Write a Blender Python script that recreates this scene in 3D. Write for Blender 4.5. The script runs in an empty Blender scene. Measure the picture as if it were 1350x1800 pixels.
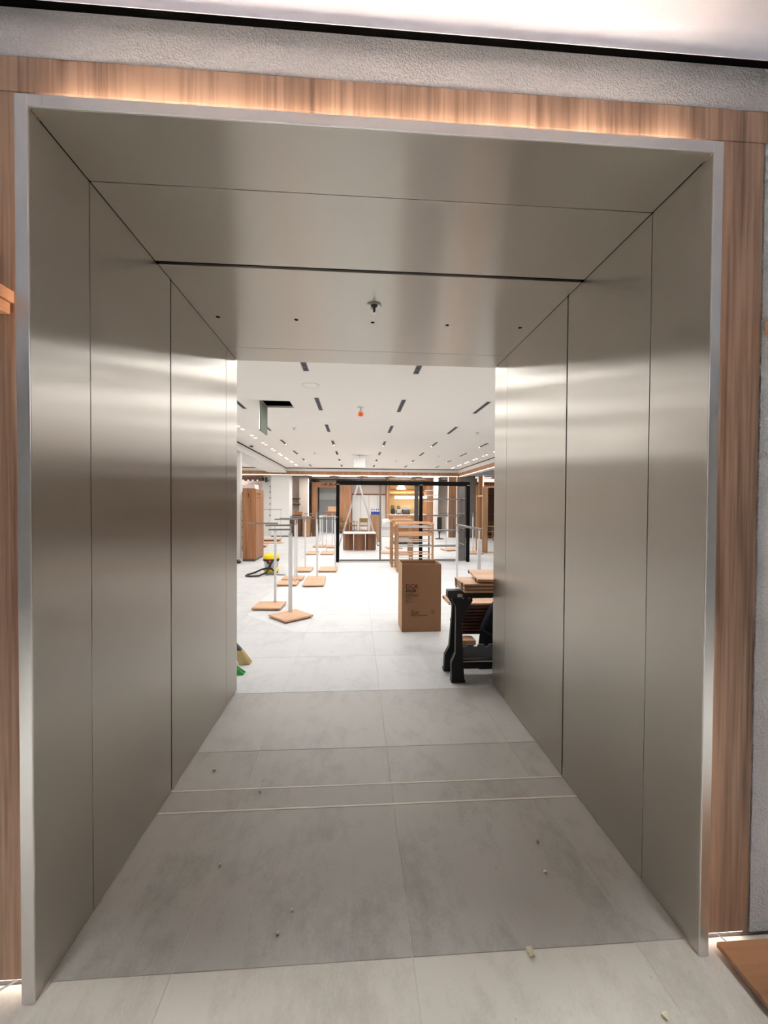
import bpy, bmesh, math, random
from mathutils import Vector, Matrix
random.seed(7)
SC = bpy.context.scene
COL = SC.collection
PI = math.pi

# ------------------------------------------------------------------ camera
cam_d = bpy.data.cameras.new('camera')
cam = bpy.data.objects.new('camera', cam_d)
COL.objects.link(cam)
cam_d.sensor_fit = 'VERTICAL'
cam_d.sensor_height = 36.0
cam_d.lens = 726.57 / 1800 * 36.0
cam_d.clip_start = 0.05
cam_d.clip_end = 200
yaw, pitch, roll = 0.0671, -0.0165, 0.0061
Fv = Vector((math.sin(yaw)*math.cos(pitch), math.cos(yaw)*math.cos(pitch), math.sin(pitch)))
Rv = Vector((math.cos(yaw), -math.sin(yaw), 0))
Uv = Rv.cross(Fv)
R2 = Rv*math.cos(roll) + Uv*math.sin(roll)
U2 = -Rv*math.sin(roll) + Uv*math.cos(roll)
cam.matrix_world = Matrix(((R2.x, U2.x, -Fv.x, -0.1003), (R2.y, U2.y, -Fv.y, -1.3218), (R2.z, U2.z, -Fv.z, 1.55), (0, 0, 0, 1)))
SC.camera = cam

# ------------------------------------------------------------------ world, exposure
w = bpy.data.worlds.new('world'); SC.world = w; w.use_nodes = True
w.node_tree.nodes['Background'].inputs[0].default_value = (1, 0.98, 0.95, 1)
w.node_tree.nodes['Background'].inputs[1].default_value = 0.15
vs = SC.view_settings
vs.view_transform = 'Standard'; vs.look = 'None'; vs.exposure = 0.0; vs.gamma = 1.0
vs.use_curve_mapping = False
SC.cycles.sample_clamp_indirect = 40.0
SC.cycles.adaptive_threshold = .03
SC.cycles.max_bounces = 8
SC.cycles.use_light_tree = False

# light levels (the lamps themselves are built with their fixtures)
HALL_W = 15.5        # each ceiling slot light of the hall
CAFE_W = 30.0       # lamps of the cafe bay behind the hall
FRONT_W = 450.0      # each downlight in front of the portal
LED_S = 85.0         # LED lines behind the steel frame and on the wood bands

def area_light(name, loc, sx, sy, watts, color=(1, .992, .98), parent=None):
    d = bpy.data.lights.new(name, 'AREA'); d.shape = 'RECTANGLE'; d.size = sx; d.size_y = sy
    d.energy = watts; d.color = color
    o = bpy.data.objects.new(name, d); COL.objects.link(o); o.location = loc
    if parent: o.parent = parent
    return o
def spot_light(name, loc, watts, angle=110, color=(.88, .94, 1), radius=.04, parent=None):
    d = bpy.data.lights.new(name, 'SPOT'); d.energy = watts; d.color = color
    d.spot_size = math.radians(angle); d.spot_blend = .6; d.shadow_soft_size = radius
    o = bpy.data.objects.new(name, d); COL.objects.link(o); o.location = loc
    if parent: o.parent = parent
    return o

# ------------------------------------------------------------------ materials
def lin(c):
    return tuple(((x/255)/12.92 if x/255 <= .04045 else ((x/255+.055)/1.055)**2.4) for x in c) + (1,)
def nt(name):
    m = bpy.data.materials.new(name); m.use_nodes = True
    t = m.node_tree; b = t.nodes['Principled BSDF']
    return m, t, b
def N(t, typ, **kw):
    n = t.nodes.new(typ)
    for k, v in kw.items(): setattr(n, k, v)
    return n
def plain(name, rgb, rough=.6, metal=0.0, noise=.06, scale=6.0, bump=0.0, bscale=200.0):
    m, t, b = nt(name); L = t.links
    b.inputs['Roughness'].default_value = rough; b.inputs['Metallic'].default_value = metal
    g = N(t, 'ShaderNodeNewGeometry')
    n = N(t, 'ShaderNodeTexNoise'); n.inputs['Scale'].default_value = scale; n.inputs['Detail'].default_value = 4
    L.new(g.outputs['Position'], n.inputs['Vector'])
    c = lin(rgb)
    mx = N(t, 'ShaderNodeMix', data_type='RGBA')
    mx.inputs[6].default_value = tuple(min(1, x*(1-noise)) for x in c[:3]) + (1,)
    mx.inputs[7].default_value = tuple(min(1, x*(1+noise)) for x in c[:3]) + (1,)
    L.new(n.outputs['Fac'], mx.inputs[0]); L.new(mx.outputs[2], b.inputs['Base Color'])
    if bump:
        n2 = N(t, 'ShaderNodeTexNoise'); n2.inputs['Scale'].default_value = bscale; n2.inputs['Detail'].default_value = 3
        L.new(g.outputs['Position'], n2.inputs['Vector'])
        bp = N(t, 'ShaderNodeBump'); bp.inputs['Strength'].default_value = bump; bp.inputs['Distance'].default_value = .01
        L.new(n2.outputs['Fac'], bp.inputs['Height']); L.new(bp.outputs['Normal'], b.inputs['Normal'])
    return m
def emit(name, rgb, s):
    m, t, b = nt(name)
    b.inputs['Base Color'].default_value = (.8, .8, .8, 1)
    b.inputs['Emission Color'].default_value = lin(rgb); b.inputs['Emission Strength'].default_value = s
    return m
def wood(name, dark, light, axis=2, rough=.5, scale=1.0, use_obj=False, pores=.5):
    """grain runs along axis; colours from wide bands plus fine fibres"""
    m, t, b = nt(name); L = t.links
    b.inputs['Roughness'].default_value = rough
    if use_obj:
        tc = N(t, 'ShaderNodeTexCoord'); src = tc.outputs['Object']
        oi = N(t, 'ShaderNodeObjectInfo'); ad = N(t, 'ShaderNodeVectorMath', operation='ADD')
        ml = N(t, 'ShaderNodeVectorMath', operation='SCALE'); ml.inputs[0].default_value = (17, 31, 23)
        L.new(oi.outputs['Random'], ml.inputs['Scale'])
        L.new(src, ad.inputs[0]); L.new(ml.outputs[0], ad.inputs[1]); src = ad.outputs[0]
    else:
        g = N(t, 'ShaderNodeNewGeometry'); src = g.outputs['Position']
    def mapped(sx, sl):
        mp = N(t, 'ShaderNodeMapping'); s = [sx*scale]*3; s[axis] = sl*scale
        mp.inputs['Scale'].default_value = s; L.new(src, mp.inputs['Vector']); return mp.outputs[0]
    a = N(t, 'ShaderNodeTexNoise'); a.inputs['Scale'].default_value = 1; a.inputs['Detail'].default_value = 3; a.inputs['Distortion'].default_value = .6
    L.new(mapped(11, .7), a.inputs['Vector'])
    f = N(t, 'ShaderNodeTexNoise'); f.inputs['Scale'].default_value = 1; f.inputs['Detail'].default_value = 5
    L.new(mapped(90, 2.2), f.inputs['Vector'])
    add = N(t, 'ShaderNodeMath', operation='MULTIPLY_ADD'); add.inputs[1].default_value = pores
    L.new(f.outputs['Fac'], add.inputs[0]); L.new(a.outputs['Fac'], add.inputs[2])
    cr = N(t, 'ShaderNodeValToRGB')
    cr.color_ramp.elements[0].position = .45+(pores-.5)*.5; cr.color_ramp.elements[0].color = lin(dark)
    cr.color_ramp.elements[1].position = 1.0; cr.color_ramp.elements[1].color = lin(light)
    L.new(add.outputs[0], cr.inputs[0]); L.new(cr.outputs[0], b.inputs['Base Color'])
    bp = N(t, 'ShaderNodeBump'); bp.inputs['Strength'].default_value = .06; bp.inputs['Distance'].default_value = .004
    L.new(f.outputs['Fac'], bp.inputs['Height']); L.new(bp.outputs['Normal'], b.inputs['Normal'])
    return m
def tile_mat(name, dark, light, rough=.45, joints=False):
    m, t, b = nt(name); L = t.links
    g = N(t, 'ShaderNodeNewGeometry'); P = g.outputs['Position']
    oi = N(t, 'ShaderNodeObjectInfo')
    off = N(t, 'ShaderNodeVectorMath', operation='SCALE'); off.inputs[0].default_value = (3, 5, 0); L.new(oi.outputs['Random'], off.inputs['Scale'])
    ad = N(t, 'ShaderNodeVectorMath', operation='ADD'); L.new(P, ad.inputs[0]); L.new(off.outputs[0], ad.inputs[1])
    def noise(sc, det, vec=(1, 1, 1), r=.6):
        mp = N(t, 'ShaderNodeMapping'); mp.inputs['Scale'].default_value = vec; L.new(ad.outputs[0], mp.inputs['Vector'])
        n = N(t, 'ShaderNodeTexNoise'); n.inputs['Scale'].default_value = sc; n.inputs['Detail'].default_value = det; n.inputs['Roughness'].default_value = r
        L.new(mp.outputs[0], n.inputs['Vector']); return n.outputs['Fac']
    n1 = noise(2.2, 4, (1, .7, 1)); n2 = noise(9, 6, (1.6, .8, 1), .7); n3 = noise(120, 2, (1, .6, 1))
    s1 = N(t, 'ShaderNodeMath', operation='MULTIPLY_ADD'); s1.inputs[1].default_value = .7; L.new(n2, s1.inputs[0]); L.new(n1, s1.inputs[2])
    s2 = N(t, 'ShaderNodeMath', operation='MULTIPLY_ADD'); s2.inputs[1].default_value = .25; L.new(n3, s2.inputs[0]); L.new(s1.outputs[0], s2.inputs[2])
    cr = N(t, 'ShaderNodeValToRGB')
    cr.color_ramp.elements[0].position = .62; cr.color_ramp.elements[0].color = lin(dark)
    cr.color_ramp.elements[1].position = 1.25 if False else 1.0; cr.color_ramp.elements[1].color = lin(light)
    L.new(s2.outputs[0], cr.inputs[0])
    # small dark pits
    pt = noise(55, 3, (1, .45, 1), .5)
    th = N(t, 'ShaderNodeMapRange'); th.inputs[1].default_value = .70; th.inputs[2].default_value = .78; th.inputs[3].default_value = 0; th.inputs[4].default_value = .35
    L.new(pt, th.inputs[0])
    mk = N(t, 'ShaderNodeMix', data_type='RGBA'); mk.inputs[7].default_value = tuple(x*.45 for x in lin(dark)[:3]) + (1,)
    L.new(th.outputs[0], mk.inputs[0]); L.new(cr.outputs[0], mk.inputs[6])
    out = mk.outputs[2]
    if joints:
        mp = N(t, 'ShaderNodeMapping'); mp.inputs['Location'].default_value = (-.1, -.52, 0); L.new(P, mp.inputs['Vector'])
        br = N(t, 'ShaderNodeTexBrick'); br.offset = 0; br.inputs['Scale'].default_value = 1; br.inputs['Brick Width'].default_value = .8; br.inputs['Row Height'].default_value = .8
        br.inputs['Mortar Size'].default_value = .004; br.inputs['Color1'].default_value = (1, 1, 1, 1); br.inputs['Color2'].default_value = (.95, .95, .95, 1); br.inputs['Mortar'].default_value = (.86, .86, .85, 1)
        L.new(mp.outputs[0], br.inputs['Vector'])
        mj = N(t, 'ShaderNodeMix', data_type='RGBA', blend_type='MULTIPLY'); mj.inputs[0].default_value = 1
        L.new(out, mj.inputs[6]); L.new(br.outputs['Color'], mj.inputs[7]); out = mj.outputs[2]
    L.new(out, b.inputs['Base Color'])
    rr = N(t, 'ShaderNodeMapRange'); rr.inputs[3].default_value = rough-.1; rr.inputs[4].default_value = rough+.12
    L.new(n2, rr.inputs[0]); L.new(rr.outputs[0], b.inputs['Roughness'])
    b.inputs['Specular IOR Level'].default_value = .35
    bp = N(t, 'ShaderNodeBump'); bp.inputs['Strength'].default_value = .12; bp.inputs['Distance'].default_value = .003
    L.new(n2, bp.inputs['Height']); L.new(bp.outputs['Normal'], b.inputs['Normal'])
    return m
def steel_mat(name, rgb, rough=.42, aniso=1.0, smudge=True):
    m, t, b = nt(name); L = t.links
    b.inputs['Metallic'].default_value = 1.0
    b.inputs['Anisotropic'].default_value = aniso
    tg = N(t, 'ShaderNodeTangent', direction_type='UV_MAP'); tg.uv_map = 'UVMap'
    L.new(tg.outputs[0], b.inputs['Tangent'])
    g = N(t, 'ShaderNodeNewGeometry')
    n = N(t, 'ShaderNodeTexNoise'); n.inputs['Scale'].default_value = 1.3; n.inputs['Detail'].default_value = 5
    L.new(g.outputs['Position'], n.inputs['Vector'])
    rr = N(t, 'ShaderNodeMapRange'); rr.inputs[3].default_value = rough-.008; rr.inputs[4].default_value = rough+.012
    L.new(n.outputs['Fac'], rr.inputs[0]); L.new(rr.outputs[0], b.inputs['Roughness'])
    mx = N(t, 'ShaderNodeMix', data_type='RGBA'); c = lin(rgb)
    mx.inputs[6].default_value = tuple(x*.93 for x in c[:3]) + (1,); mx.inputs[7].default_value = tuple(x*1.05 for x in c[:3]) + (1,)
    L.new(n.outputs['Fac'], mx.inputs[0]); L.new(mx.outputs[2], b.inputs['Base Color'])
    return m

M = {}
M['steel'] = steel_mat('brushed_steel', (201, 195, 186), .292)
M['trim_steel'] = steel_mat('frame_steel', (236, 236, 236), .31, .6)
M['tile_shade_deep'] = tile_mat('passage_tile_deep_shade', (140, 134, 125), (171, 165, 156))  # passage shade painted into three tile colours, darkest towards the front
M['tile_shade_mid'] = tile_mat('passage_tile_mid_shade', (150, 145, 137), (180, 175, 168))
M['tile_shade_faint'] = tile_mat('passage_tile_faint_shade', (160, 157, 151), (189, 187, 181))
M['tile_front'] = tile_mat('front_tile', (182, 172, 158), (210, 201, 188), .55)
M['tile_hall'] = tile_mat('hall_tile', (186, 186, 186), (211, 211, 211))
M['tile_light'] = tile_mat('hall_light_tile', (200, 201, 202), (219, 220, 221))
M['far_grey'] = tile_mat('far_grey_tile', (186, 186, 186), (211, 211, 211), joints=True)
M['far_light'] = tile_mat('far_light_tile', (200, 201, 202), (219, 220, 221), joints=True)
M['joint'] = plain('joint_grout', (204, 197, 186), .9)
M['inlay'] = plain('pale_inlay_strip', (214, 204, 190), .45)
M['black'] = plain('black_recess', (3, 3, 3), .9)
M['plaster'] = plain('sprayed_plaster', (226, 226, 230), .9, bump=1.0, bscale=150, noise=.22, scale=210)
M['ceil'] = plain('white_ceiling', (246, 241, 234), .85, noise=.015, scale=2)
M['fceil'] = plain('front_ceiling', (232, 236, 250), .85, noise=.015, scale=2)
M['white'] = plain('white_paint', (228, 226, 222), .7, noise=.02)
M['beige'] = plain('beige_wall', (208, 194, 182), .8, noise=.03)
M['taupe'] = plain('taupe_wall', (122, 112, 106), .8, noise=.05)
M['woodv'] = wood('portal_wood', (112, 84, 66), (192, 158, 134), 2, .45, pores=.75)
M['woodband'] = wood('band_wood', (128, 84, 56), (182, 132, 94), 2, .5)
M['oak'] = wood('oak_board', (190, 142, 106), (230, 186, 148), 0, .5, use_obj=True, scale=.8)
M['oaky'] = wood('oak_board_cross', (190, 142, 106), (230, 186, 148), 1, .5, use_obj=True, scale=.8)
M['oakz'] = wood('oak_upright', (136, 100, 70), (184, 144, 108), 2, .5, use_obj=True, scale=.8)
M['walnut'] = wood('brown_cabinet', (118, 74, 44), (176, 120, 78), 2, .5, use_obj=True, scale=.7)
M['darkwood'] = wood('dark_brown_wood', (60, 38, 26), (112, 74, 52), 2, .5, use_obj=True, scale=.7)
M['floorboard'] = wood('loose_board', (108, 72, 46), (174, 126, 88), 0, .4, use_obj=True, scale=.6)
M['chrome'] = plain('satin_chrome', (214, 214, 216), .3, .85, noise=.02)
M['barmetal'] = plain('grey_bar_metal', (140, 139, 138), .35, .9, noise=.03)
M['drum'] = wood('drum_wood', (92, 60, 40), (148, 104, 74), 2, .5, use_obj=True, scale=.7)
M['wmetal'] = plain('white_metal', (226, 226, 228), .4, .2, noise=.02)
M['bframe'] = plain('black_frame', (9, 9, 10), .55, noise=.1)
M['bframe'].node_tree.nodes['Principled BSDF'].inputs['Specular IOR Level'].default_value = .12
M['black'].node_tree.nodes['Principled BSDF'].inputs['Specular IOR Level'].default_value = .05
M['dgrey'] = plain('dark_grey_panel', (74, 72, 72), .5, noise=.1)
M['bplastic'] = plain('black_plastic', (26, 27, 28), .5, noise=.2, scale=30)
M['card'] = plain('cardboard', (158, 118, 86), .85, noise=.06, scale=4)
M['cardin'] = plain('cardboard_edge', (196, 158, 122), .9, noise=.06, scale=20)
M['ink'] = plain('black_ink', (22, 15, 11), .8)
M['redink'] = plain('red_ink', (96, 30, 18), .8)
M['yellow'] = plain('yellow_plastic', (250, 214, 20), .4)
M['navy'] = plain('navy_cloth', (22, 24, 38), .9, noise=.25, scale=20)
M['dgrey2'] = plain('grey_plastic', (92, 94, 97), .5, noise=.15, scale=20)
M['glass_sh'] = plain('pale_glass_shelf', (190, 198, 198), .2)
M['glassy'] = plain('smoky_hopper', (120, 112, 100), .15)
M['led'] = emit('led_warm', (255, 232, 210), LED_S)
M['led2'] = emit('led_dim', (255, 226, 205), LED_S*.07)
M['ledfloor'] = emit('led_floor_wash', (255, 246, 236), 12)
M['line'] = emit('led_line_warm', (255, 218, 188), 1.7)
M['line2'] = emit('led_line_soft', (255, 226, 205), 1.8)
M['lamp'] = emit('lamp_lens', (255, 246, 230), 9)
M['slot_in'] = plain('slot_interior', (58, 60, 74), .5)

# ------------------------------------------------------------------ mesh helpers
class MB:
    def __init__(s): s.v = []; s.f = []
    def add(s, vs_, fs):
        k = len(s.v); s.v += [tuple(p) for p in vs_]; s.f += [tuple(i+k for i in f) for f in fs]; return s
    def box(s, x0, y0, z0, x1, y1, z1):
        if x0 > x1: x0, x1 = x1, x0
        if y0 > y1: y0, y1 = y1, y0
        if z0 > z1: z0, z1 = z1, z0
        return s.add([(x0,y0,z0),(x1,y0,z0),(x1,y1,z0),(x0,y1,z0),(x0,y0,z1),(x1,y0,z1),(x1,y1,z1),(x0,y1,z1)],
            [(0,3,2,1),(4,5,6,7),(0,1,5,4),(1,2,6,5),(2,3,7,6),(3,0,4,7)])
    def cbox(s, c, d, rz=0, rx=0, ry=0):
        R = Matrix.Rotation(rz, 3, 'Z') @ Matrix.Rotation(ry, 3, 'Y') @ Matrix.Rotation(rx, 3, 'X')
        P = []
        for z in (-.5, .5):
            for x, y in ((-.5,-.5),(.5,-.5),(.5,.5),(-.5,.5)):
                P.append(R @ Vector((x*d[0], y*d[1], z*d[2])) + Vector(c))
        return s.add(P, [(0,3,2,1),(4,5,6,7),(0,1,5,4),(1,2,6,5),(2,3,7,6),(3,0,4,7)])
    def prism(s, poly, axis, a, b):
        """poly of 2-D points in the other two axes (in x,y,z order), extruded a..b on axis"""
        def p3(p, t):
            q = list(p); q.insert(axis, t); return tuple(q)
        n = len(poly)
        return s.add([p3(p, a) for p in poly] + [p3(p, b) for p in poly],
            [tuple(range(n))[::-1], tuple(range(n, 2*n))] + [(i, (i+1) % n, n+(i+1) % n, n+i) for i in range(n)])
    def bar(s, p0, p1, wd, ht=None, up=(0,0,1)):
        ht = ht or wd; p0 = Vector(p0); p1 = Vector(p1); d = (p1-p0).normalized(); u = Vector(up)
        if abs(d.dot(u)) > .98: u = Vector((0,1,0))
        r = d.cross(u).normalized(); u = r.cross(d)
        P = []
        for c in (p0, p1):
            for a, b in ((-.5,-.5),(.5,-.5),(.5,.5),(-.5,.5)): P.append(c + r*a*wd + u*b*ht)
        return s.add(P, [(0,3,2,1),(4,5,6,7),(0,1,5,4),(1,2,6,5),(2,3,7,6),(3,0,4,7)])
    def tube(s, pts, r, n=8, caps=True):
        pts = [Vector(p) for p in pts]; rings = []
        rr = r if isinstance(r, (list, tuple)) else [r]*len(pts)
        prev = None
        for i, p in enumerate(pts):
            d = (pts[min(i+1, len(pts)-1)] - pts[max(i-1, 0)]).normalized()
            if prev is None:
                a = Vector((0,0,1)) if abs(d.z) < .9 else Vector((1,0,0)); x = d.cross(a).normalized()
            else:
                x = (prev - d*prev.dot(d)).normalized()
            prev = x; y = d.cross(x)
            rings.append([p + (x*math.cos(2*PI*k/n) + y*math.sin(2*PI*k/n))*rr[i] for k in range(n)])
        V = [q for ring in rings for q in ring]; F = []
        for i in range(len(pts)-1):
            for k in range(n): F.append((i*n+k, i*n+(k+1) % n, (i+1)*n+(k+1) % n, (i+1)*n+k))
        if caps: F += [tuple(range(n))[::-1], tuple(range((len(pts)-1)*n, len(pts)*n))]
        return s.add(V, F)
    def lathe(s, prof, c=(0,0,0), n=20):
        V = []; F = []
        for r, z in prof:
            for k in range(n): V.append((c[0]+r*math.cos(2*PI*k/n), c[1]+r*math.sin(2*PI*k/n), c[2]+z))
        for i in range(len(prof)-1):
            for k in range(n): F.append((i*n+k, i*n+(k+1) % n, (i+1)*n+(k+1) % n, (i+1)*n+k))
        F += [tuple(range(n))[::-1], tuple(range((len(prof)-1)*n, len(prof)*n))]
        return s.add(V, F)
    def mesh(s, name, mat, bevel=0, uv=None, smooth=False):
        me = bpy.data.meshes.new(name); me.from_pydata(s.v, [], s.f)
        bm = bmesh.new(); bm.from_mesh(me)
        bmesh.ops.recalc_face_normals(bm, faces=bm.faces)
        if bevel: bmesh.ops.bevel(bm, geom=[e for e in bm.edges if e.is_manifold and e.calc_face_angle(0) > .5], offset=bevel, segments=1, affect='EDGES', profile=.5)
        if uv:
            lay = bm.loops.layers.uv.new('UVMap')
            for f in bm.faces:
                for l in f.loops: l[lay].uv = (l.vert.co[uv[0]]+.0037*l.vert.co[(uv[0]+1) % 3], l.vert.co[uv[1]])
        if smooth:
            for f in bm.faces: f.smooth = True
            for e in bm.edges:
                if e.is_manifold and e.calc_face_angle(0) > .7: e.smooth = False
        bm.to_mesh(me); bm.free(); me.materials.append(mat); return me
    def build(s, name, mat, parent=None, bevel=0, uv=None, smooth=False, loc=(0,0,0)):
        o = bpy.data.objects.new(name, s.mesh(name, mat, bevel, uv, smooth)); COL.objects.link(o)
        o.parent = parent; o.location = loc; return o
def B(*a): return MB().box(*a)
def thing(name, label, cat, loc=(0,0,0), rz=0, group=None):
    o = bpy.data.objects.new(name, None); COL.objects.link(o); o.empty_display_size = .1
    o.location = loc; o.rotation_euler = (0, 0, rz); o['label'] = label; o['category'] = cat
    if group: o['group'] = group
    return o
def tag(o, label, cat, group=None):
    o['label'] = label; o['category'] = cat
    if group: o['group'] = group
    return o
def struct(o, label=None):
    o['kind'] = 'structure'
    if label: o['label'] = label
    return o
def dup(root, loc, rz=None, label=None):
    r = root.copy(); COL.objects.link(r); r.location = loc
    if rz is not None: r.rotation_euler = (0, 0, rz)
    if label: r['label'] = label
    for ch in list(root.children):
        c = ch.copy(); COL.objects.link(c); c.parent = r
        for g in ch.children:
            d = g.copy(); COL.objects.link(d); d.parent = c
    return r

# ------------------------------------------------------------------ FLOOR
W, H, D = 1.086, 2.735, 2.175          # passage half width, height, depth
floor = struct(B(-9, -6, -.06, 9, 26, -.0022).build('floor', M['joint']), 'pale grey square tile floor running from portal into the hall')
G = .0015
def clip(poly, a, b, c):                # keep a*x+b*y >= c
    out = []
    for i in range(len(poly)):
        p, q = poly[i], poly[(i+1) % len(poly)]
        fp, fq = a*p[0]+b*p[1]-c, a*q[0]+b*q[1]-c
        if fp >= 0: out.append(p)
        if fp*fq < 0:
            t = fp/(fp-fq); out.append((p[0]+(q[0]-p[0])*t, p[1]+(q[1]-p[1])*t))
    return out
def area(p): return abs(sum(p[i][0]*p[(i+1) % len(p)][1]-p[(i+1) % len(p)][0]*p[i][1] for i in range(len(p))))/2
tile_cache = {}
def tile(poly, mat):
    if len(poly) < 3 or area(poly) < .004: return
    cx = sum(p[0] for p in poly)/len(poly); cy = sum(p[1] for p in poly)/len(poly)
    loc = tuple((round(p[0]-cx, 3), round(p[1]-cy, 3)) for p in poly)
    key = (loc, mat)
    if key not in tile_cache:
        tile_cache[key] = MB().prism(loc, 2, -.011, 0).mesh('tile', M[mat], bevel=.0012)
    o = bpy.data.objects.new('tile', tile_cache[key]); COL.objects.link(o); o.parent = floor; o.location = (cx, cy, random.uniform(-.0006, 0))
def rect(x0, y0, x1, y1): return [(x0+G, y0+G), (x1-G, y0+G), (x1-G, y1-G), (x0+G, y1-G)]
XJ = [0.10+.8*k for k in range(-4, 6)]
for a, b in zip(XJ, XJ[1:]):            # in front of the portal
    for y0, y1 in ((-1.54, -.74), (-.74, .06)):
        if -2.4 < a < 1.8: tile(rect(a, y0, b, y1), 'tile_front')
for a, b in zip(XJ, XJ[1:]):            # inside the passage, row colours lighten inward to imitate fading shade
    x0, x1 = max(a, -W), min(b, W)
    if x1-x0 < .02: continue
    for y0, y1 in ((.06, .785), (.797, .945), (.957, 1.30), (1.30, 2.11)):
        tile(rect(x0, y0, x1, y1), 'tile_shade_deep' if y0 < .9 else ('tile_shade_mid' if y0 < 1.2 else 'tile_shade_faint'))
for y in (.785, .945):                  # pale inlay strips under the shutter slots
    B(-W, y, -.011, W, y+.012, .0005).build('inlay_strip', M['inlay'], floor)
YJ = [2.11, 2.91, 3.72, 4.52, 5.32, 6.12, 6.92, 7.72, 8.52]
K = ((1/.79, 1/.83), 1 - 1.62*(-1)/.79*(-1) )
def half(p): return (p[0]+1.62)/.79 + (p[1]-3.72)/.83
for a, b in zip(XJ, XJ[1:]):
    for y0, y1 in zip(YJ, YJ[1:]):
        r = rect(a, y0, b, y1)
        if y1 <= 3.73:
            tile(r, 'tile_hall'); continue
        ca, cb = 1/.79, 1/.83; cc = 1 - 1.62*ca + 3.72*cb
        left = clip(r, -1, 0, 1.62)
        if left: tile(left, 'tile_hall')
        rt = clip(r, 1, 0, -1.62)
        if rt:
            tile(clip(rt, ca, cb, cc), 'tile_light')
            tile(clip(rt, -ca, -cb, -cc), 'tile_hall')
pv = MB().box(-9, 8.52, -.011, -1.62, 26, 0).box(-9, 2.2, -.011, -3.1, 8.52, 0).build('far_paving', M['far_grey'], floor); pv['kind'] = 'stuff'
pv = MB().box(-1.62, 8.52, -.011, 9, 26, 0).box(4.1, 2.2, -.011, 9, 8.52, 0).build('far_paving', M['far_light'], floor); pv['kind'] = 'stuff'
pv = MB().box(-9, -6, -.011, 9, -1.54, 0).box(-9, -1.54, -.011, -2.3, .06, 0).box(2.5, -1.54, -.011, 9, .06, 0).build('front_paving', M['tile_front'], floor); pv['kind'] = 'stuff'

# ------------------------------------------------------------------ STEEL PASSAGE
g2 = .0018
wl = struct(B(-4, .075, 0, -W-.012, D-.002, 3.3).build('wall_left', M['black']), 'brushed steel lining on the left side of the passage')
wr = struct(B(W+.012, .075, 0, 4, D-.002, 3.3).build('wall_right', M['black']), 'brushed steel lining on the right side of the passage')
wc = struct(B(-W-.012, .075, H+.012, W+.012, D-.002, 3.3).build('ceiling', M['black']), 'brushed steel soffit of the passage with sprinkler and round holes')
SEG_W = [(0.006, .289-g2), (.289+g2, .948), (.960, 1.8885-g2), (1.8885+g2, D)]
for y0, y1 in SEG_W:
    B(-W-.012, y0, .004, -W, y1, H-.001).build('steel_panel', M['steel'], wl, bevel=.0008, uv=(1, 2))
    B(W, y0, .004, W+.012, y1, H-.001).build('steel_panel', M['steel'], wr, bevel=.0008, uv=(1, 2))
for y0, y1 in [(0.006, .289-g2), (.289+g2, .785), (.812, 1.8885-g2), (1.8885+g2, D)]:
    B(-W+.002, y0, H, W-.002, y1, H+.012).build('steel_panel', M['steel'], wc, bevel=.0008, uv=(1, 0))
for x in (-.98, -.49, 0, .49, .98):     # round holes drilled in the soffit
    MB().lathe([(.011, 0), (.0125, -.0012), (.0125, .004)], (x, 1.38, H), 14).build('screw_hole', M['black'], wc)
# steel frame on the front edge
def trim(i, x0, z0, x1, z1, uv, lab):
    o = struct(B(x0, 0, z0, x1, .006, z1).build('trim_%d' % i, M['trim_steel'], bevel=.0015, uv=uv), lab)
    if i == 1: x1 -= .0125
    if i == 2: x0 += .0125
    if i == 3: z0 += .0125
    B(x0, .006, z0, x1, .030, z1).build('frame_return', M['trim_steel'], o, uv=uv)
    return o
trim(1, -W-.038, 0, -W, H+.037, (0, 2), 'brushed steel frame edge on the left of the portal')
trim(2, W, 0, W+.034, H+.037, (0, 2), 'brushed steel frame edge on the right of the portal')
trim(3, -W, H, W, H+.037, (2, 0), 'brushed steel frame edge across the top of the portal')

# ------------------------------------------------------------------ FRONT WALL
WP = .050
wf = struct(B(-4, WP+.012, 0, -W-.04, .075, 3.3).box(W+.04, WP+.012, 0, 4, .075, 3.3).box(-W-.04, WP+.012, H+.02, W+.04, .075, 3.3).build('wall_front', M['black']), 'wood clad front wall around the steel portal')
B(-1.31, WP, .025, -W-.012, WP+.012, 2.82).build('wood_panel', M['woodv'], wf, bevel=.001)
B(W+.012, WP, .025, 1.315, WP+.012, 2.82).build('wood_panel', M['woodv'], wf, bevel=.001)
B(-1.31, WP, 2.822, 1.345, WP+.012, 2.929).build('wood_panel', M['woodv'], wf, bevel=.001)
B(-W-.012, WP, H+.012, W+.012, WP+.012, 2.822).build('wood_panel', M['woodv'], wf)
B(-4, WP+.001, 2.93, 4, WP+.012, 3.077).build('plaster_panel', M['plaster'], wf)
B(1.322, WP+.001, .02, 4, WP+.012, 2.93).build('plaster_panel', M['plaster'], wf)
B(-4, WP+.001, .02, -1.322, WP+.012, 2.93).build('plaster_panel', M['plaster'], wf)
B(-4, WP+.010, 0, -W-.04, WP+.012, .03).box(W+.04, WP+.010, 0, 4, WP+.012, .03).build('plinth', M['taupe'], wf)
B(W+.036, WP-.012, 0, W+.048, WP, .025).build('spacer_block', M['oakz'], wf)
# LED lines tucked behind the frame lip
led = thing('led_strip', 'warm LED strip glowing behind the steel portal frame', 'led strip', (0, 0, 0))
B(-W+.06, .031, H+.026, W-.06, .040, H+.034).build('diffuser', M['led'], led)
B(-W-.036, .031, .012, -W-.028, .040, H-.02).build('diffuser', M['led2'], led)
B(W+.022, .031, .012, W+.030, .040, H-.02).build('diffuser', M['led2'], led)
for sx in (-1, 1):
    B(sx*(W+.05), WP+.0015, .0240, sx*(W+.21), WP+.0095, .0247).build('floor_diffuser', M['ledfloor'], led)
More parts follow.
